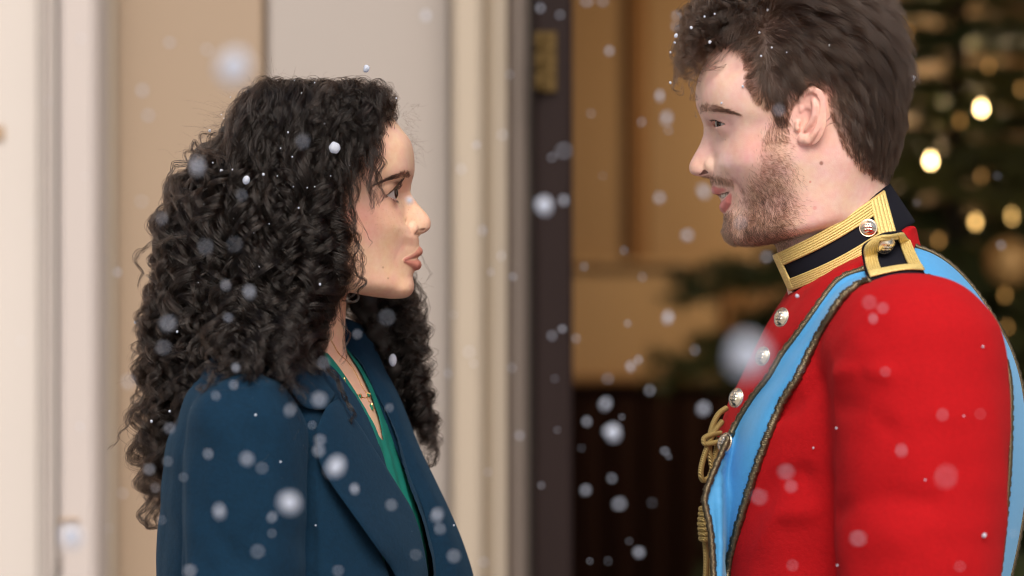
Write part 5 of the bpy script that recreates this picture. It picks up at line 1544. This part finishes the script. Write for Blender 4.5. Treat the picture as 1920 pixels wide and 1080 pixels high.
def ringpatch(name, t0, t1, v0, v1, off, t, m, ribs=0, rib=0.0, parent=None, nu=None):
    nu = nu or max(12, int(abs(t1 - t0) * 40)); nv = 26 if ribs else 12
    th, vv = np.meshgrid(np.linspace(t0, t1, nu), np.linspace(v0, v1, nv), indexing='ij')
    o = off + (rib * np.abs(np.sin(np.pi * ribs * np.linspace(0, 1, nv)))[None, :] if ribs else 0)
    return thick(name, ring(th, vv, o), t, m, parent, rnd=True)
R_ = math.radians
ringpatch("collar", R_(-176), R_(176), 0, 1, 0, 5, black, parent=tunic, nu=120)
def photo_ring(px, v):
    """angle on the lens side where the collar crosses photo column px"""
    th = np.linspace(R_(2), R_(178), 800); P = ring(th, np.full(800, v), 3); a, _ = photo_of(P)
    return float(th[np.abs(a - px).argmin()])
tf0 = R_(14)
VK = np.linspace(0, 1, 7)
TBo = curve1(VK, [photo_ring(1681 - 25 * v, v) for v in VK]); TBi = curve1(VK, [photo_ring(1651 - 22 * v, v) for v in VK])
def rib_patch(ta, tb, v0, v1, nu, nv, ribs, along, off=4):
    """flat braid on the collar between angle curves ta(v), tb(v)"""
    u, vv = np.meshgrid(np.linspace(0, 1, nu), np.linspace(v0, v1, nv), indexing='ij')
    th = ta(vv) + (tb(vv) - ta(vv)) * u
    k = u if along else (vv - v0) / (v1 - v0)
    return thick("collar_braid", ring(th, vv, off + 2.2 * np.abs(np.sin(np.pi * ribs * k))), 3, braid, tunic)
fr = lambda v: np.full(np.shape(v), tf0)
rib_patch(fr, TBo, .66, .985, 90, 26, 6, False)
rib_patch(fr, TBo, .012, .30, 90, 26, 6, False)
rib_patch(lambda v: fr(v) - R_(2), lambda v: fr(v) + R_(12), .02, .98, 26, 30, 5, True, 5)
rib_patch(TBi, TBo, .02, .98, 26, 30, 5, True, 5)

# buttons
silv = mat("button_metal", (.93, .82, .64, 1), .26, 1.0)
def button(px, py, r, nrm, parent, vol=None, c=None, seed=0):
    c = np.array(c) if c is not None else on(vol, [(px, py, 0)], 0)[0]
    n = np.array(nrm, float); n /= np.linalg.norm(n)
    prof = [(.30, -.4), (.9, -.1), (1.0, .02), (1.0, .10), (.93, .17), (.90, .13), (.86, .14), (.72, .30), (.5, .43), (.25, .50), (.04, .52)]
    rr = np.random.default_rng(seed); nn = 44
    V = []; 
    for a, h in prof:
        for i in range(nn): 
            t = 2 * math.pi * i / nn; V.append((a * math.cos(t), a * math.sin(t), h))
    # crest relief: finely divided dome
    fine = []
    for a in np.linspace(.84, .03, 22):
        for i in range(nn):
            t = 2 * math.pi * i / nn; x, y = a * math.cos(t), a * math.sin(t)
            h = .14 + .38 * (1 - (a / .86)**2)
            rel = .07 * math.exp(-((x / .22)**2 + ((y + .1) / .4)**2)) * (1 + .8 * math.sin(y * 22)) + .06 * math.exp(-(((abs(x) - .36) / .1)**2 + ((y + .12) / .42)**2)) * (1 + math.sin(y * 17)) + .08 * math.exp(-((x / .3)**2 + ((y - .48) / .12)**2)) * (1 + math.sin(x * 30)) + .05 * math.exp(-((x / .5)**2 + ((y + .6) / .07)**2))
            fine.append((x, y, h + rel))
    V = np.array(V[:7 * nn] + fine); k = len(V) // nn
    F = [(j * nn + i, j * nn + (i + 1) % nn, (j + 1) * nn + (i + 1) % nn, (j + 1) * nn + i) for j in range(k - 1) for i in range(nn)] + [tuple((k - 1) * nn + i for i in range(nn))]
    ax = Vector((n[0], n[2], -n[1])); Rm = np.array(ax.to_track_quat('Z', 'Y').to_matrix())
    b = MB(); b.add((V * r * S) @ Rm.T + world(c), F); return b.build("button", silv, parent)
def front_button(px, py, r):
    """on the front edge of the tunic, facing forward and a little to the lens"""
    x, y = U(px, py, -40)
    c = on(tv, [(px + 4, py, 0)], 0)[0]
    if np.isnan(c).any(): c = np.array([x + 4, y, -40.])
    c[0] -= 3
    return button(px, py, r, (-.80, -.25, -.62), tunic, c=c, seed=int(px))
for px, py in ((1465, 595), (1430, 668), (1380, 746), (1359, 830)): front_button(px, py, 18)
pr = ring(np.array([photo_ring(1627, .5)]), np.array([.52]), 7)[0]
button(0, 0, 17, (-.1, -.1, -1), tunic, c=pr)

# ---- sash over the near shoulder, down the front and down the back
blue = cloth_mat("blue_silk", hexc(74, 152, 208), .52, .3, 1300, .2, .08, 300, (.5, .8, 1, 1), .35)
nb = blue.node_tree; bb_ = nb.nodes["Principled BSDF"]
wvn = nb.nodes.new("ShaderNodeTexWave"); wvn.inputs["Scale"].default_value = 330; wvn.bands_direction = 'DIAGONAL'; wvn.inputs["Distortion"].default_value = 1.2; wvn.inputs["Detail"].default_value = 1
tcn = nb.nodes.new("ShaderNodeTexCoord"); nb.links.new(tcn.outputs["Object"], wvn.inputs["Vector"])
b2 = nb.nodes.new("ShaderNodeBump"); b2.inputs["Strength"].default_value = .10; b2.inputs["Distance"].default_value = .0007
nb.links.new(wvn.outputs["Fac"], b2.inputs["Height"]); nb.links.new(b2.outputs[0], bb_.inputs["Normal"])
A_ = [(1620, 505), (1584, 517), (1565, 531), (1545, 556), (1516, 596), (1488, 634), (1465, 664), (1441, 705), (1412, 742), (1386, 783), (1369, 815), (1343, 872), (1327, 913), (1321, 938), (1331, 987), (1335, 1027), (1338, 1085), (1340, 1200)]
B_ = [(1630, 526), (1604, 537), (1578, 559), (1555, 594), (1532, 633), (1510, 676), (1494, 709), (1469, 748), (1453, 784), (1437, 823), (1422, 864), (1408, 905), (1392, 958), (1378, 1007), (1366, 1064), (1352, 1200)]
AA, BB = spline(A_, 90), spline(B_, 90)
wts = np.linspace(0, 1, 15)
GG = AA[:, None] * (1 - wts)[None, :, None] + BB[:, None] * wts[None, :, None]
base = tv.onto(GG[..., 0], GG[..., 1], -250.)
def fill(G):
    for j in range(G.shape[1]):
        for a in (2,):
            c = G[:, j, a]; ok = ~np.isnan(c); G[:, j, a] = np.interp(np.arange(len(c)), np.where(ok)[0], c[ok])
    return G
base = fill(base)
def smooth_grid(q, it):
    for _ in range(it):
        p = np.pad(q, 1, 'edge'); q = (p[:-2, 1:-1] + p[2:, 1:-1] + p[1:-1, :-2] + p[1:-1, 2:] + 2 * q) / 6
    return q
def lift_patch(G, lift, it=12):
    q = np.minimum(smooth_grid(G[..., 2], it), G[..., 2] + 3) - lift
    return q
tt = np.linspace(0, 1, 90)[:, None]
q = lift_patch(base, 11 + 3.0 * np.sin(wts * 9 + tt * 5)[...] * 1.0 + 4 * np.exp(-((wts[None] - .55) / .2)**2) * sstep(.4, .7, tt))
xx, yy = U(GG[..., 0], GG[..., 1], q)
front_sash = np.stack([xx, yy, q], -1)
sash = thick("sash", front_sash, 4, blue, man)
# over the shoulder and down the back: runs on the torso, behind the arm
C_ = [(1716, 462, -190), (1748, 474, -180), (1782, 496, -170), (1816, 530, -160), (1846, 570, -150), (1872, 612, -140), (1896, 660, -130), (1914, 720, -120), (1924, 800, -110), (1926, 870, -105), (1920, 950, -100), (1906, 1030, -95), (1892, 1090, -90), (1870, 1180, -90)]
D_ = [(1706, 512, -262), (1742, 520, -268), (1776, 540, -272), (1810, 568, -276), (1838, 600, -280), (1862, 634, -284), (1882, 668, -286), (1893, 720, -286), (1894, 800, -284), (1892, 870, -282), (1886, 950, -278), (1878, 1030, -274), (1870, 1090, -270), (1850, 1180, -262)]
CC, DD = spline(C_, 90), spline(D_, 90)
GB = CC[:, None] * (1 - wts)[None, :, None] + DD[:, None] * wts[None, :, None]
GB[..., 2] -= 10 * np.sin(np.pi * wts)[None]
xx, yy = U(GB[..., 0], GB[..., 1], GB[..., 2])
back_sash = np.stack([xx, yy, GB[..., 2]], -1)
thick("sash_back", back_sash, 4, blue, sash)
# joining piece under the shoulder strap
jA = np.array([front_sash[0], (front_sash[0] + back_sash[0]) / 2 + (0, -10, -8), back_sash[0]])
# plaited bullion along the edges
bul = mat("bullion", (.17, .135, .085, 1), .36, .9)
def plait(L, amp, step, r, name="trim"):
    d_ = np.concatenate([[0], np.cumsum(np.linalg.norm(np.diff(L, axis=0), axis=1))]); n = int(d_[-1] / step * 8)
    t = np.linspace(0, d_[-1], n); P = np.stack([np.interp(t, d_, L[:, i]) for i in range(3)], 1)
    T = np.gradient(P, axis=0); T /= np.linalg.norm(T, axis=1, keepdims=True); N = np.cross(T, (0, 0, 1.0)); N /= np.linalg.norm(N, axis=1, keepdims=True)
    b = MB()
    for k in range(3):
        ph = t / step * 2 * math.pi + k * 2 * math.pi / 3
        W = P + N * (amp * np.sin(ph) * (1 + .22 * np.sin(t * .37 + k)))[:, None] + np.array([0, 0, -1.0]) * (3.0 + 2.2 * np.cos(2 * ph))[:, None]
        b.tube(world(W), r * S, 5)
    b.tube(world(P - np.array([0, 0, 1.0])), amp * .8 * S, 5)
    return b.build(name, bul, sash)
plait(front_sash[:, 0] + (0, 0, -2), 5.0, 10, 2.1)
plait(front_sash[:, -1] + (0, 0, -2), 6.4, 11.5, 2.5)
plait(back_sash[:, -1] + (0, 0, -2), 4.4, 9, 1.8)
plait(back_sash[:, 0] + (0, 0, -2), 4.0, 9, 1.8)

# ---- shoulder strap
EA = [(1640, 444), (1655, 437), (1672, 434), (1690, 432)]
EB = [(1617, 462), (1648, 462), (1680, 452), (1704, 448)]
EC = [(1620, 498), (1652, 492), (1690, 483), (1720, 482)]
ED = [(1632, 528), (1664, 520), (1700, 514), (1734, 514)]
E = sheet([[(*p, 0) for p in r] for r in (EA, EB, EC, ED)], 40, 46)
q_e = curve1([430, 462, 500, 530], [-150, -195, -262, -318])(E[..., 1]) + .0
tq = tv.onto(E[..., 0], E[..., 1], -250.)[..., 2]
q_e = np.where(np.isnan(tq), q_e, np.minimum(tq - 12, q_e)); q_e = smooth_grid(q_e, 60)
q_e = q_e - 3
xx, yy = U(E[..., 0], E[..., 1], q_e); EG = np.stack([xx, yy, q_e], -1)
EN = np.cross(np.gradient(EG, axis=0), np.gradient(EG, axis=1)); EN /= np.linalg.norm(EN, axis=-1, keepdims=True); EN = EN * -np.sign(EN[20, 23, 2])
EN = np.stack([smooth_grid(EN[..., c], 15) for c in range(3)], -1); EN /= np.linalg.norm(EN, axis=-1, keepdims=True)
strap = thick("shoulder_strap", EG, 7, black, tunic)
def strap_band(u0, u1, v0, v1, ribs, along):
    u, v = np.meshgrid(np.linspace(u0, u1, 26), np.linspace(v0, v1, 26), indexing='ij')
    i, j = u * 39, v * 45
    a, b_ = np.clip(i.astype(int), 0, 38), np.clip(j.astype(int), 0, 44); fu_, fv_ = (i - a)[..., None], (j - b_)[..., None]
    bil = lambda A: A[a, b_] * (1 - fu_) * (1 - fv_) + A[a + 1, b_] * fu_ * (1 - fv_) + A[a, b_ + 1] * (1 - fu_) * fv_ + A[a + 1, b_ + 1] * fu_ * fv_
    G_ = EG[a, b_] * (1 - fu_) * (1 - fv_) + EG[a + 1, b_] * fu_ * (1 - fv_) + EG[a, b_ + 1] * (1 - fu_) * fv_ + EG[a + 1, b_ + 1] * fu_ * fv_
    k = (u - u0) / (u1 - u0) if along else (v - v0) / (v1 - v0)
    G_ = G_ + bil(EN) * (6.0 + 2.0 * np.abs(np.sin(np.pi * ribs * k)))[..., None]
    thick("strap_braid", G_, 2.5, braid, tunic)
strap_band(.015, .90, .02, .26, 5, False)
strap_band(.015, .90, .74, .98, 5, False)
strap_band(.02, .13, .255, .745, 2, True)
strap_band(.86, .97, .015, .985, 3, True)

ce = EG[8, 19] + EN[8, 19] * 9.5; nb3 = EN[9, 18] * .75 + np.array([-.05, 0, -.4])
button(0, 0, 17.5, nb3, tunic, c=ce)

# ---- gold cords hanging at the front
cordm = mat("gold_cord", (.36, .26, .09, 1), .55, .35)
n_ = cordm.node_tree; wv2 = n_.nodes.new("ShaderNodeTexWave"); wv2.inputs["Scale"].default_value = 260; wv2.bands_direction = 'DIAGONAL'
tc2 = n_.nodes.new("ShaderNodeTexCoord"); n_.links.new(tc2.outputs["Object"], wv2.inputs["Vector"])
bu2 = n_.nodes.new("ShaderNodeBump"); bu2.inputs["Strength"].default_value = .8; bu2.inputs["Distance"].default_value = .001
n_.links.new(wv2.outputs["Fac"], bu2.inputs["Height"]); n_.links.new(bu2.outputs[0], n_.nodes["Principled BSDF"].inputs["Normal"])
def cord(pts, r, q=-30, parent=None, name="cord"):
    p = np.array([(*a[:2], a[2] if len(a) > 2 else q) for a in pts], float)
    g = np.stack([*U(p[:, 0], p[:, 1], p[:, 2]), p[:, 2]], 1)
    b = MB(); b.tube(world(spline(g, 70)), r * S, 10); return b.build(name, cordm, parent)
c0 = cord([(1362, 765, -10), (1346, 778, -25), (1334, 805, -30), (1330, 840, -32), (1334, 870, -30), (1338, 900, -26), (1336, 950, -26)], 5.5, parent=man, name="gold_cord")
cord([(1354, 790, -20), (1338, 812, -38), (1322, 850, -40), (1314, 885, -40), (1318, 900, -36), (1330, 895, -30), (1340, 860, -28), (1348, 820, -24)], 5.5, parent=c0)
cord([(1352, 812, -30), (1334, 815, -44), (1320, 822, -46), (1322, 832, -46), (1340, 830, -44), (1354, 826, -36)], 5.0, parent=c0)
for k in range(7):
    cy = 954 + k * 9.2
    cord([(1331, cy - 2, -18), (1312 + abs(k - 3) * .8, cy, -40), (1322, cy + 2, -54), (1334, cy + 1, -40), (1334, cy - 1, -20)], 5.4, parent=c0)
cord([(1322, 1012, -36), (1324, 1050, -36), (1322, 1100, -34), (1320, 1180, -34)], 5.5, parent=c0)
cord([(1331, 1012, -30), (1333, 1050, -30), (1331, 1100, -30), (1330, 1180, -30)], 5.0, parent=c0)

# ---- legs, below the picture
def legs(who, cx, qs, zt, toe, cloth, leather):
    for q in qs:
        x = (cx - 960) * S; y = q * S
        b = MB(); zz = np.linspace(zt, .12, 16)
        b.tube(np.stack([x + .012 * np.sin(zz * 4), np.full(16, y), zz], 1), np.interp(zz, [.1, .3, .5, .95], [.062, .064, .068, .095]), 18)
        b.build("trouser_leg", cloth, who)
        b = MB(); b.tube(spline([(x - toe * .03, y, .16), (x - toe * .02, y, .09), (x + toe * .05, y, .055), (x + toe * .13, y, .042), (x + toe * .19, y, .036)], 22), np.interp(np.linspace(0, 1, 22), [0, .3, .6, .9, 1], [.05, .052, .046, .036, .02]), 16)
        b.box(min(x - toe * .07, x + toe * .20), max(x - toe * .07, x + toe * .20), y - .04, y + .04, .003, .022, bev=.02)
        b.build("boot", leather, who)
boot_l = mat("black_leather", (.012, .011, .011, 1), .3)
legs(man, 1600, (-100, 100), .99, -1, black, boot_l)
legs(woman, 560, (-85, 90), .98, 1, black, boot_l)
# ------------------------------------------------------------------ snow
snowm = mat("snow", (.80, .85, .95, 1), .8)
nb_ = snowm.node_tree
tl_ = nb_.nodes.new("ShaderNodeBsdfTranslucent"); tl_.inputs[0].default_value = (.80, .86, .98, 1); ms_ = nb_.nodes.new("ShaderNodeMixShader"); ms_.inputs[0].default_value = .45
nb_.links.new(nb_.nodes["Principled BSDF"].outputs[0], ms_.inputs[1]); nb_.links.new(tl_.outputs[0], ms_.inputs[2]); nb_.links.new(ms_.outputs[0], nb_.nodes["Material Output"].inputs[0])
tcs = nb_.nodes.new("ShaderNodeTexCoord"); nz_ = nb_.nodes.new("ShaderNodeTexNoise"); nz_.inputs["Scale"].default_value = 900
nb_.links.new(tcs.outputs["Object"], nz_.inputs["Vector"]); bs_ = nb_.nodes.new("ShaderNodeBump"); bs_.inputs["Strength"].default_value = .5; bs_.inputs["Distance"].default_value = .0006
nb_.links.new(nz_.outputs[0], bs_.inputs["Height"]); nb_.links.new(bs_.outputs[0], nb_.nodes["Principled BSDF"].inputs["Normal"])
def flake_mesh(seed):
    r = np.random.default_rng(seed); V = []; F = []; nu, nv = 14, 9
    ks = r.normal(0, 2.2, (6, 3)); ph = r.uniform(0, 6.3, 6)
    for i in range(nv + 1):
        for j in range(nu):
            a, t = 2 * math.pi * j / nu, math.pi * i / nv
            p = np.array([math.sin(t) * math.cos(a), math.sin(t) * math.sin(a), math.cos(t)])
            V.append(p * (1 + .055 * np.sin(ks @ p + ph).sum()))
    F = [(i * nu + j, (i + 1) * nu + j, (i + 1) * nu + (j + 1) % nu, i * nu + (j + 1) % nu) for i in range(nv) for j in range(nu)]
    o = mesh("snowflake", np.array(V), F, snowm); me = o.data; bpy.data.objects.remove(o); return me
FM = [flake_mesh(s) for s in range(5)]
sr = np.random.default_rng(77)
APX = AP / S
def flake(px, py, d, op, label, group, q=None, el=1.0):
    """a flake that the lens draws d photo pixels wide with the given solidity"""
    if q is None:
        c = d * (1 - .25 * op); Yd = D * c / (APX + c)            # metres towards the lens
        f = d * math.sqrt(min(op, 1)) * (.98 if op < .8 else .92)
        Y = -Yd
    else:
        Y = q * S; f = d
    k = (D + Y) / D
    o = bpy.data.objects.new("snowflake", FM[int(sr.integers(5))])
    o.location = ((px - 960) * S * k, Y, EYE - (py - 540) * S * k)
    r = f * S * k / 2
    e = el * sr.uniform(.9, 1.12)
    o.scale = (r, r * .9, r * e); o.rotation_euler = (sr.uniform(-.3, .3), sr.uniform(-.5, .5), sr.uniform(0, 6))
    COL.objects.link(o)
    return tag(o, label, "snowflake", group)
AIR = [(318, 80, 30, .5), (388, 93, 32, .3), (267, 170, 32, .35), (278, 217, 32, .35), (330, 222, 24, .2), (265, 378, 32, .25), (220, 511, 24, .4), (152, 72, 30, .15), (303, 410, 28, .2), (240, 716, 34, .25), (315, 607, 36, .5), (306, 652, 34, .4), (428, 596, 22, .75), (468, 548, 28, .55), (423, 535, 24, .3), (385, 463, 34, .16), (440, 458, 36, .16), (453, 366, 26, .16), (568, 266, 32, .25),
       (442, 690, 20, .5), (438, 722, 22, .5), (405, 742, 22, .25), (318, 803, 26, .5), (344, 895, 22, .3), (314, 865, 24, .3), (390, 851, 24, .35), (463, 861, 32, .8), (491, 878, 28, .4), (411, 959, 30, .75), (510, 970, 24, .3), (483, 1034, 32, .4), (356, 1070, 30, .7), (280, 880, 26, .4), (291, 915, 22, .25), (303, 975, 22, .3), (543, 769, 28, .3), (598, 750, 34, .75), (600, 825, 26, .55), (598, 845, 28, .55), (665, 917, 22, .5), (585, 797, 20, .35), (726, 595, 36, .25), (670, 627, 22, .35), (607, 680, 28, .45), (734, 947, 26, .35), (820, 966, 28, .5), (825, 992, 26, .4), (851, 1043, 30, .6), (634, 1070, 26, .45), (806, 955, 22, .3), (780, 1040, 26, .25), (510, 1000, 22, .2), (730, 765, 20, .25), (370, 312, 36, .55),
       (798, 30, 30, .5), (893, 272, 22, .8), (942, 253, 28, .4), (865, 317, 26, .25), (880, 497, 30, .22), (940, 480, 24, .2), (905, 432, 24, .3), (962, 519, 22, .4), (920, 510, 20, .2), (880, 660, 30, .3), (888, 682, 22, .3), (975, 817, 26, .5), (907, 1054, 26, .3), (860, 830, 24, .2), (1057, 376, 28, .4), (1058, 283, 40, .35), (1035, 295, 26, .3), (1142, 96, 26, .5), (1100, 3, 30, .45), (1130, 3, 28, .45), (1013, 15, 26, .4), (1050, 28, 26, .3), (1267, 30, 24, .4), (1265, 50, 22, .25), (1237, 180, 26, .5), (1250, 222, 32, .45), (1253, 245, 24, .3), (1203, 229, 24, .18), (1108, 213, 24, .14), (1237, 371, 30, .5), (1289, 441, 32, .6), (1320, 360, 34, .5), (1437, 482, 30, .6), (1252, 595, 30, .6), (1177, 607, 20, .3), (1204, 520, 24, .22), (1318, 767, 34, .7), (1135, 757, 32, .55), (1100, 791, 26, .45), (1166, 782, 18, .4), (1098, 919, 28, .5), (1147, 897, 26, .35), (1161, 945, 34, .7), (1247, 846, 22, .55), (1254, 856, 18, .35), (1198, 1036, 28, .7), (1222, 943, 26, .12), (1106, 1052, 18, .3), (1054, 617, 22, .5), (1035, 630, 26, .35), (1182, 687, 26, .45), (1197, 675, 22, .3), (1218, 732, 28, .3), (1140, 710, 28, .25), (1080, 635, 24, .25), (1040, 710, 22, .16), (1045, 806, 20, .16), (1303, 657, 26, .2), (1412, 563, 28, .3), (960, 690, 24, .2), (915, 885, 22, .2), (840, 700, 22, .2), (850, 590, 22, .2), (1015, 910, 20, .2), (1140, 1052, 22, .15), (1180, 1015, 20, .15), (1090, 840, 22, .12), (880, 80, 22, .2), (955, 140, 24, .2), (1170, 470, 22, .18), (1130, 330, 22, .15), (1095, 500, 22, .15),
       (1460, 207, 28, .45), (1362, 300, 34, .45), (1388, 418, 32, .4), (1630, 567, 32, .3), (1655, 578, 26, .35), (1637, 597, 22, .3), (1660, 697, 24, .28), (1690, 845, 28, .28), (1773, 895, 50, .22), (1473, 885, 36, .55), (1483, 912, 28, .3), (1423, 932, 36, .6), (1609, 1010, 36, .5), (1700, 1030, 32, .2), (1486, 1060, 26, .25), (1767, 778, 28, .16), (1838, 776, 26, .12), (1877, 460, 24, .4), (1800, 1062, 26, .2), (1500, 690, 24, .16), (1900, 1000, 22, .2), (1870, 330, 22, .2), (1890, 230, 22, .2), (1720, 380, 20, .15), (60, 420, 26, .12), (40, 640, 28, .12), (160, 330, 24, .12), (150, 800, 24, .15), (230, 925, 28, .2), (90, 190, 26, .1), (205, 990, 24, .14)]
G_AIR = "snowflakes blurred in the air before the lens"
for n_, (px, py, d, op) in enumerate(AIR):
    if n_ % 9 == 4 and op < .35: continue
    w = ("woman's dark curls" if py < 640 and 260 < px < 690 and py > 150 or px < 330 and 640 <= py < 1000 and px > 240 else "navy coat" if 300 < px < 880 and py > 670 and px < 560 + (py - 400) * .48 else "red tunic and blue sash" if px > 1480 - (py - 545) * .4 and py > 520 and px > 1330 else "man's face" if 1300 < px < 1560 and py < 470 and px > 1340 else
         "dark wainscot in the doorway" if px > 1076 and py > 712 else "lit wooden panelling" if px > 1076 and px < 1360 else "Christmas tree" if px > 1076 else "dark door edge" if px > 998 else "mouldings beside the door" if px > 846 else "taupe panel" if px > 500 else "tan panel" if px > 212 else "pale pilaster on the left")
    flake(px, py, d * .93, op * .32, "small soft white snowflake drifting blurred in front of the " + w, G_AIR, el=sr.choice([.6, .8, 1.0, 1.5]))
for px, py, d, op, lab in [(437, 128, 74, .8, "large soft white snowflake hanging above the back of the woman's head"), (1402, 667, 90, .8, "largest blurred white snowflake, in front of the tunic's upper buttons"), (541, 943, 44, .9, "bright oval snowflake before the middle of the navy sleeve"),
                           (628, 876, 38, .98, "brightest snowflake, before the dark gap beneath the coat lapel"), (1020, 386, 38, .8, "bright round snowflake before the dark brown door edge"), (1149, 812, 36, .88, "brightest snowflake before the dark wainscot in the doorway"), (134, 1005, 50, .75, "large pale snowflake low before the left pilaster")]:
    flake(px, py, d * .95, op * .75, lab, "snowflakes large and bright near the lens")
# in focus
def hair_q(px, py):
    y = np.array(float(py)); c = (px - CXH); rx = (CXH - XB(y)) if c < 0 else 190.0
    return -float(QN(y)) * math.sqrt(max(.03, 1 - min(1, abs(c) / rx)**2)) * 1.0 - 16
flake(628, 278, 22, 1, "largest sharp snowflake caught in the woman's hair near her temple", "snowflakes caught in the woman's hair", q=hair_q(628, 278) - 6)
flake(462, 338, 15, 1, "second largest sharp snowflake in the woman's hair, left of the largest", "snowflakes caught in the woman's hair", q=hair_q(462, 338) - 4)
flake(737, 675, 16, 1, "grey snow flake lying on the curls at the woman's far shoulder", "snowflakes caught in the woman's hair", q=120, el=1.5)
flake(1710, 147, 13, 1, "sharp snowflake beside the back of the man's head", "snowflakes close to the man", q=-30)
flake(687, 129, 13, 1, "sharp snowflake just above the top of the woman's hair", "snowflakes close to the woman", q=-60)
flake(768, 376, 16, .6, "pale snowflake drifting before the bridge of the woman's nose", "snowflakes close to the woman")
SP = [(415, 320, 9), (341, 383, 9), (494, 327, 7), (330, 439, 6), (393, 245, 7), (399, 305, 5), (354, 367, 4), (383, 383, 3), (370, 408, 4), (440, 230, 3), (432, 182, 3), (478, 180, 4), (486, 166, 4), (520, 152, 4), (552, 151, 4), (590, 155, 4), (565, 175, 5), (632, 172, 4), (585, 205, 5), (608, 232, 5), (640, 215, 3), (686, 205, 5), (708, 218, 4), (743, 184, 4), (494, 190, 3), (497, 195, 3), (493, 187, 3), (455, 215, 4), (415, 215, 3), (420, 222, 3), (540, 248, 5), (526, 278, 4), (548, 294, 4), (560, 390, 5), (576, 352, 3), (590, 350, 3), (550, 350, 3), (443, 400, 4), (438, 410, 3), (318, 470, 4), (335, 466, 4), (300, 488, 3), (254, 604, 8), (284, 790, 7), (318, 771, 6), (362, 765, 9), (600, 533, 6), (486, 500, 3), (372, 530, 3), (332, 622, 6), (476, 437, 3), (356, 500, 3), (436, 318, 5), (620, 330, 3), (655, 310, 3), (520, 330, 3), (505, 420, 3)]
for px, py, d in SP:
    flake(px, py, d * .74, 1, "tiny white snow speck caught in the woman's dark curls", "snow specks in the woman's curls", q=hair_q(px, py))
MS = [(1439, 19, 5), (1424, 61, 4), (1331, 79, 6), (1296, 52, 6), (1321, 31, 4), (1340, 26, 4), (1267, 67, 8), (1265, 80, 4), (1257, 98, 4), (1257, 155, 5), (1555, 85, 4), (1649, 39, 5), (1447, 89, 4), (1427, 105, 4), (1475, 98, 3)]
for px, py, d in MS:
    qq = mv.onto(np.array([float(px)]), np.array([float(py)]), -100.)[0, 2]
    flake(px, py, d, 1, "tiny white snow speck caught in the man's brown hair", "snow specks in the man's hair", q=(-85 if np.isnan(qq) else qq) - 30)
for px, py, d in [(1393, 162, 5), (1353, 193, 4)]:
    qq = mv.onto(np.array([float(px)]), np.array([float(py)]), -100.)[0, 2]
    flake(px, py, d, 1, "tiny snow speck on the man's forehead skin", "snow specks on the man's forehead", q=qq - 1)
CS = [(479, 778, 5), (526, 866, 4), (723, 962, 4), (771, 997, 3), (851, 985, 3), (592, 985, 3), (707, 976, 3)]
for px, py, d in CS:
    qq = wc.onto(np.array([float(px)]), np.array([float(py)]), -250.)[0, 2]
    flake(px, py, d, 1, "tiny snow speck on the navy coat", "snow specks on the navy coat", q=(-200 if np.isnan(qq) else qq) - 14)
TS = [(1495, 555, 8), (1568, 803, 4), (1525, 840, 4), (1735, 900, 3), (1843, 650, 4), (1845, 1004, 9), (1807, 780, 3), (1450, 705, 4), (1570, 1060, 4), (1885, 683, 4)]
for px, py, d in TS:
    qq = tv.onto(np.array([float(px)]), np.array([float(py)]), -350.)[0, 2]
    flake(px, py, d, 1, "tiny snow speck on the scarlet tunic", "snow specks on the scarlet tunic", q=(-300 if np.isnan(qq) else qq) - 4)
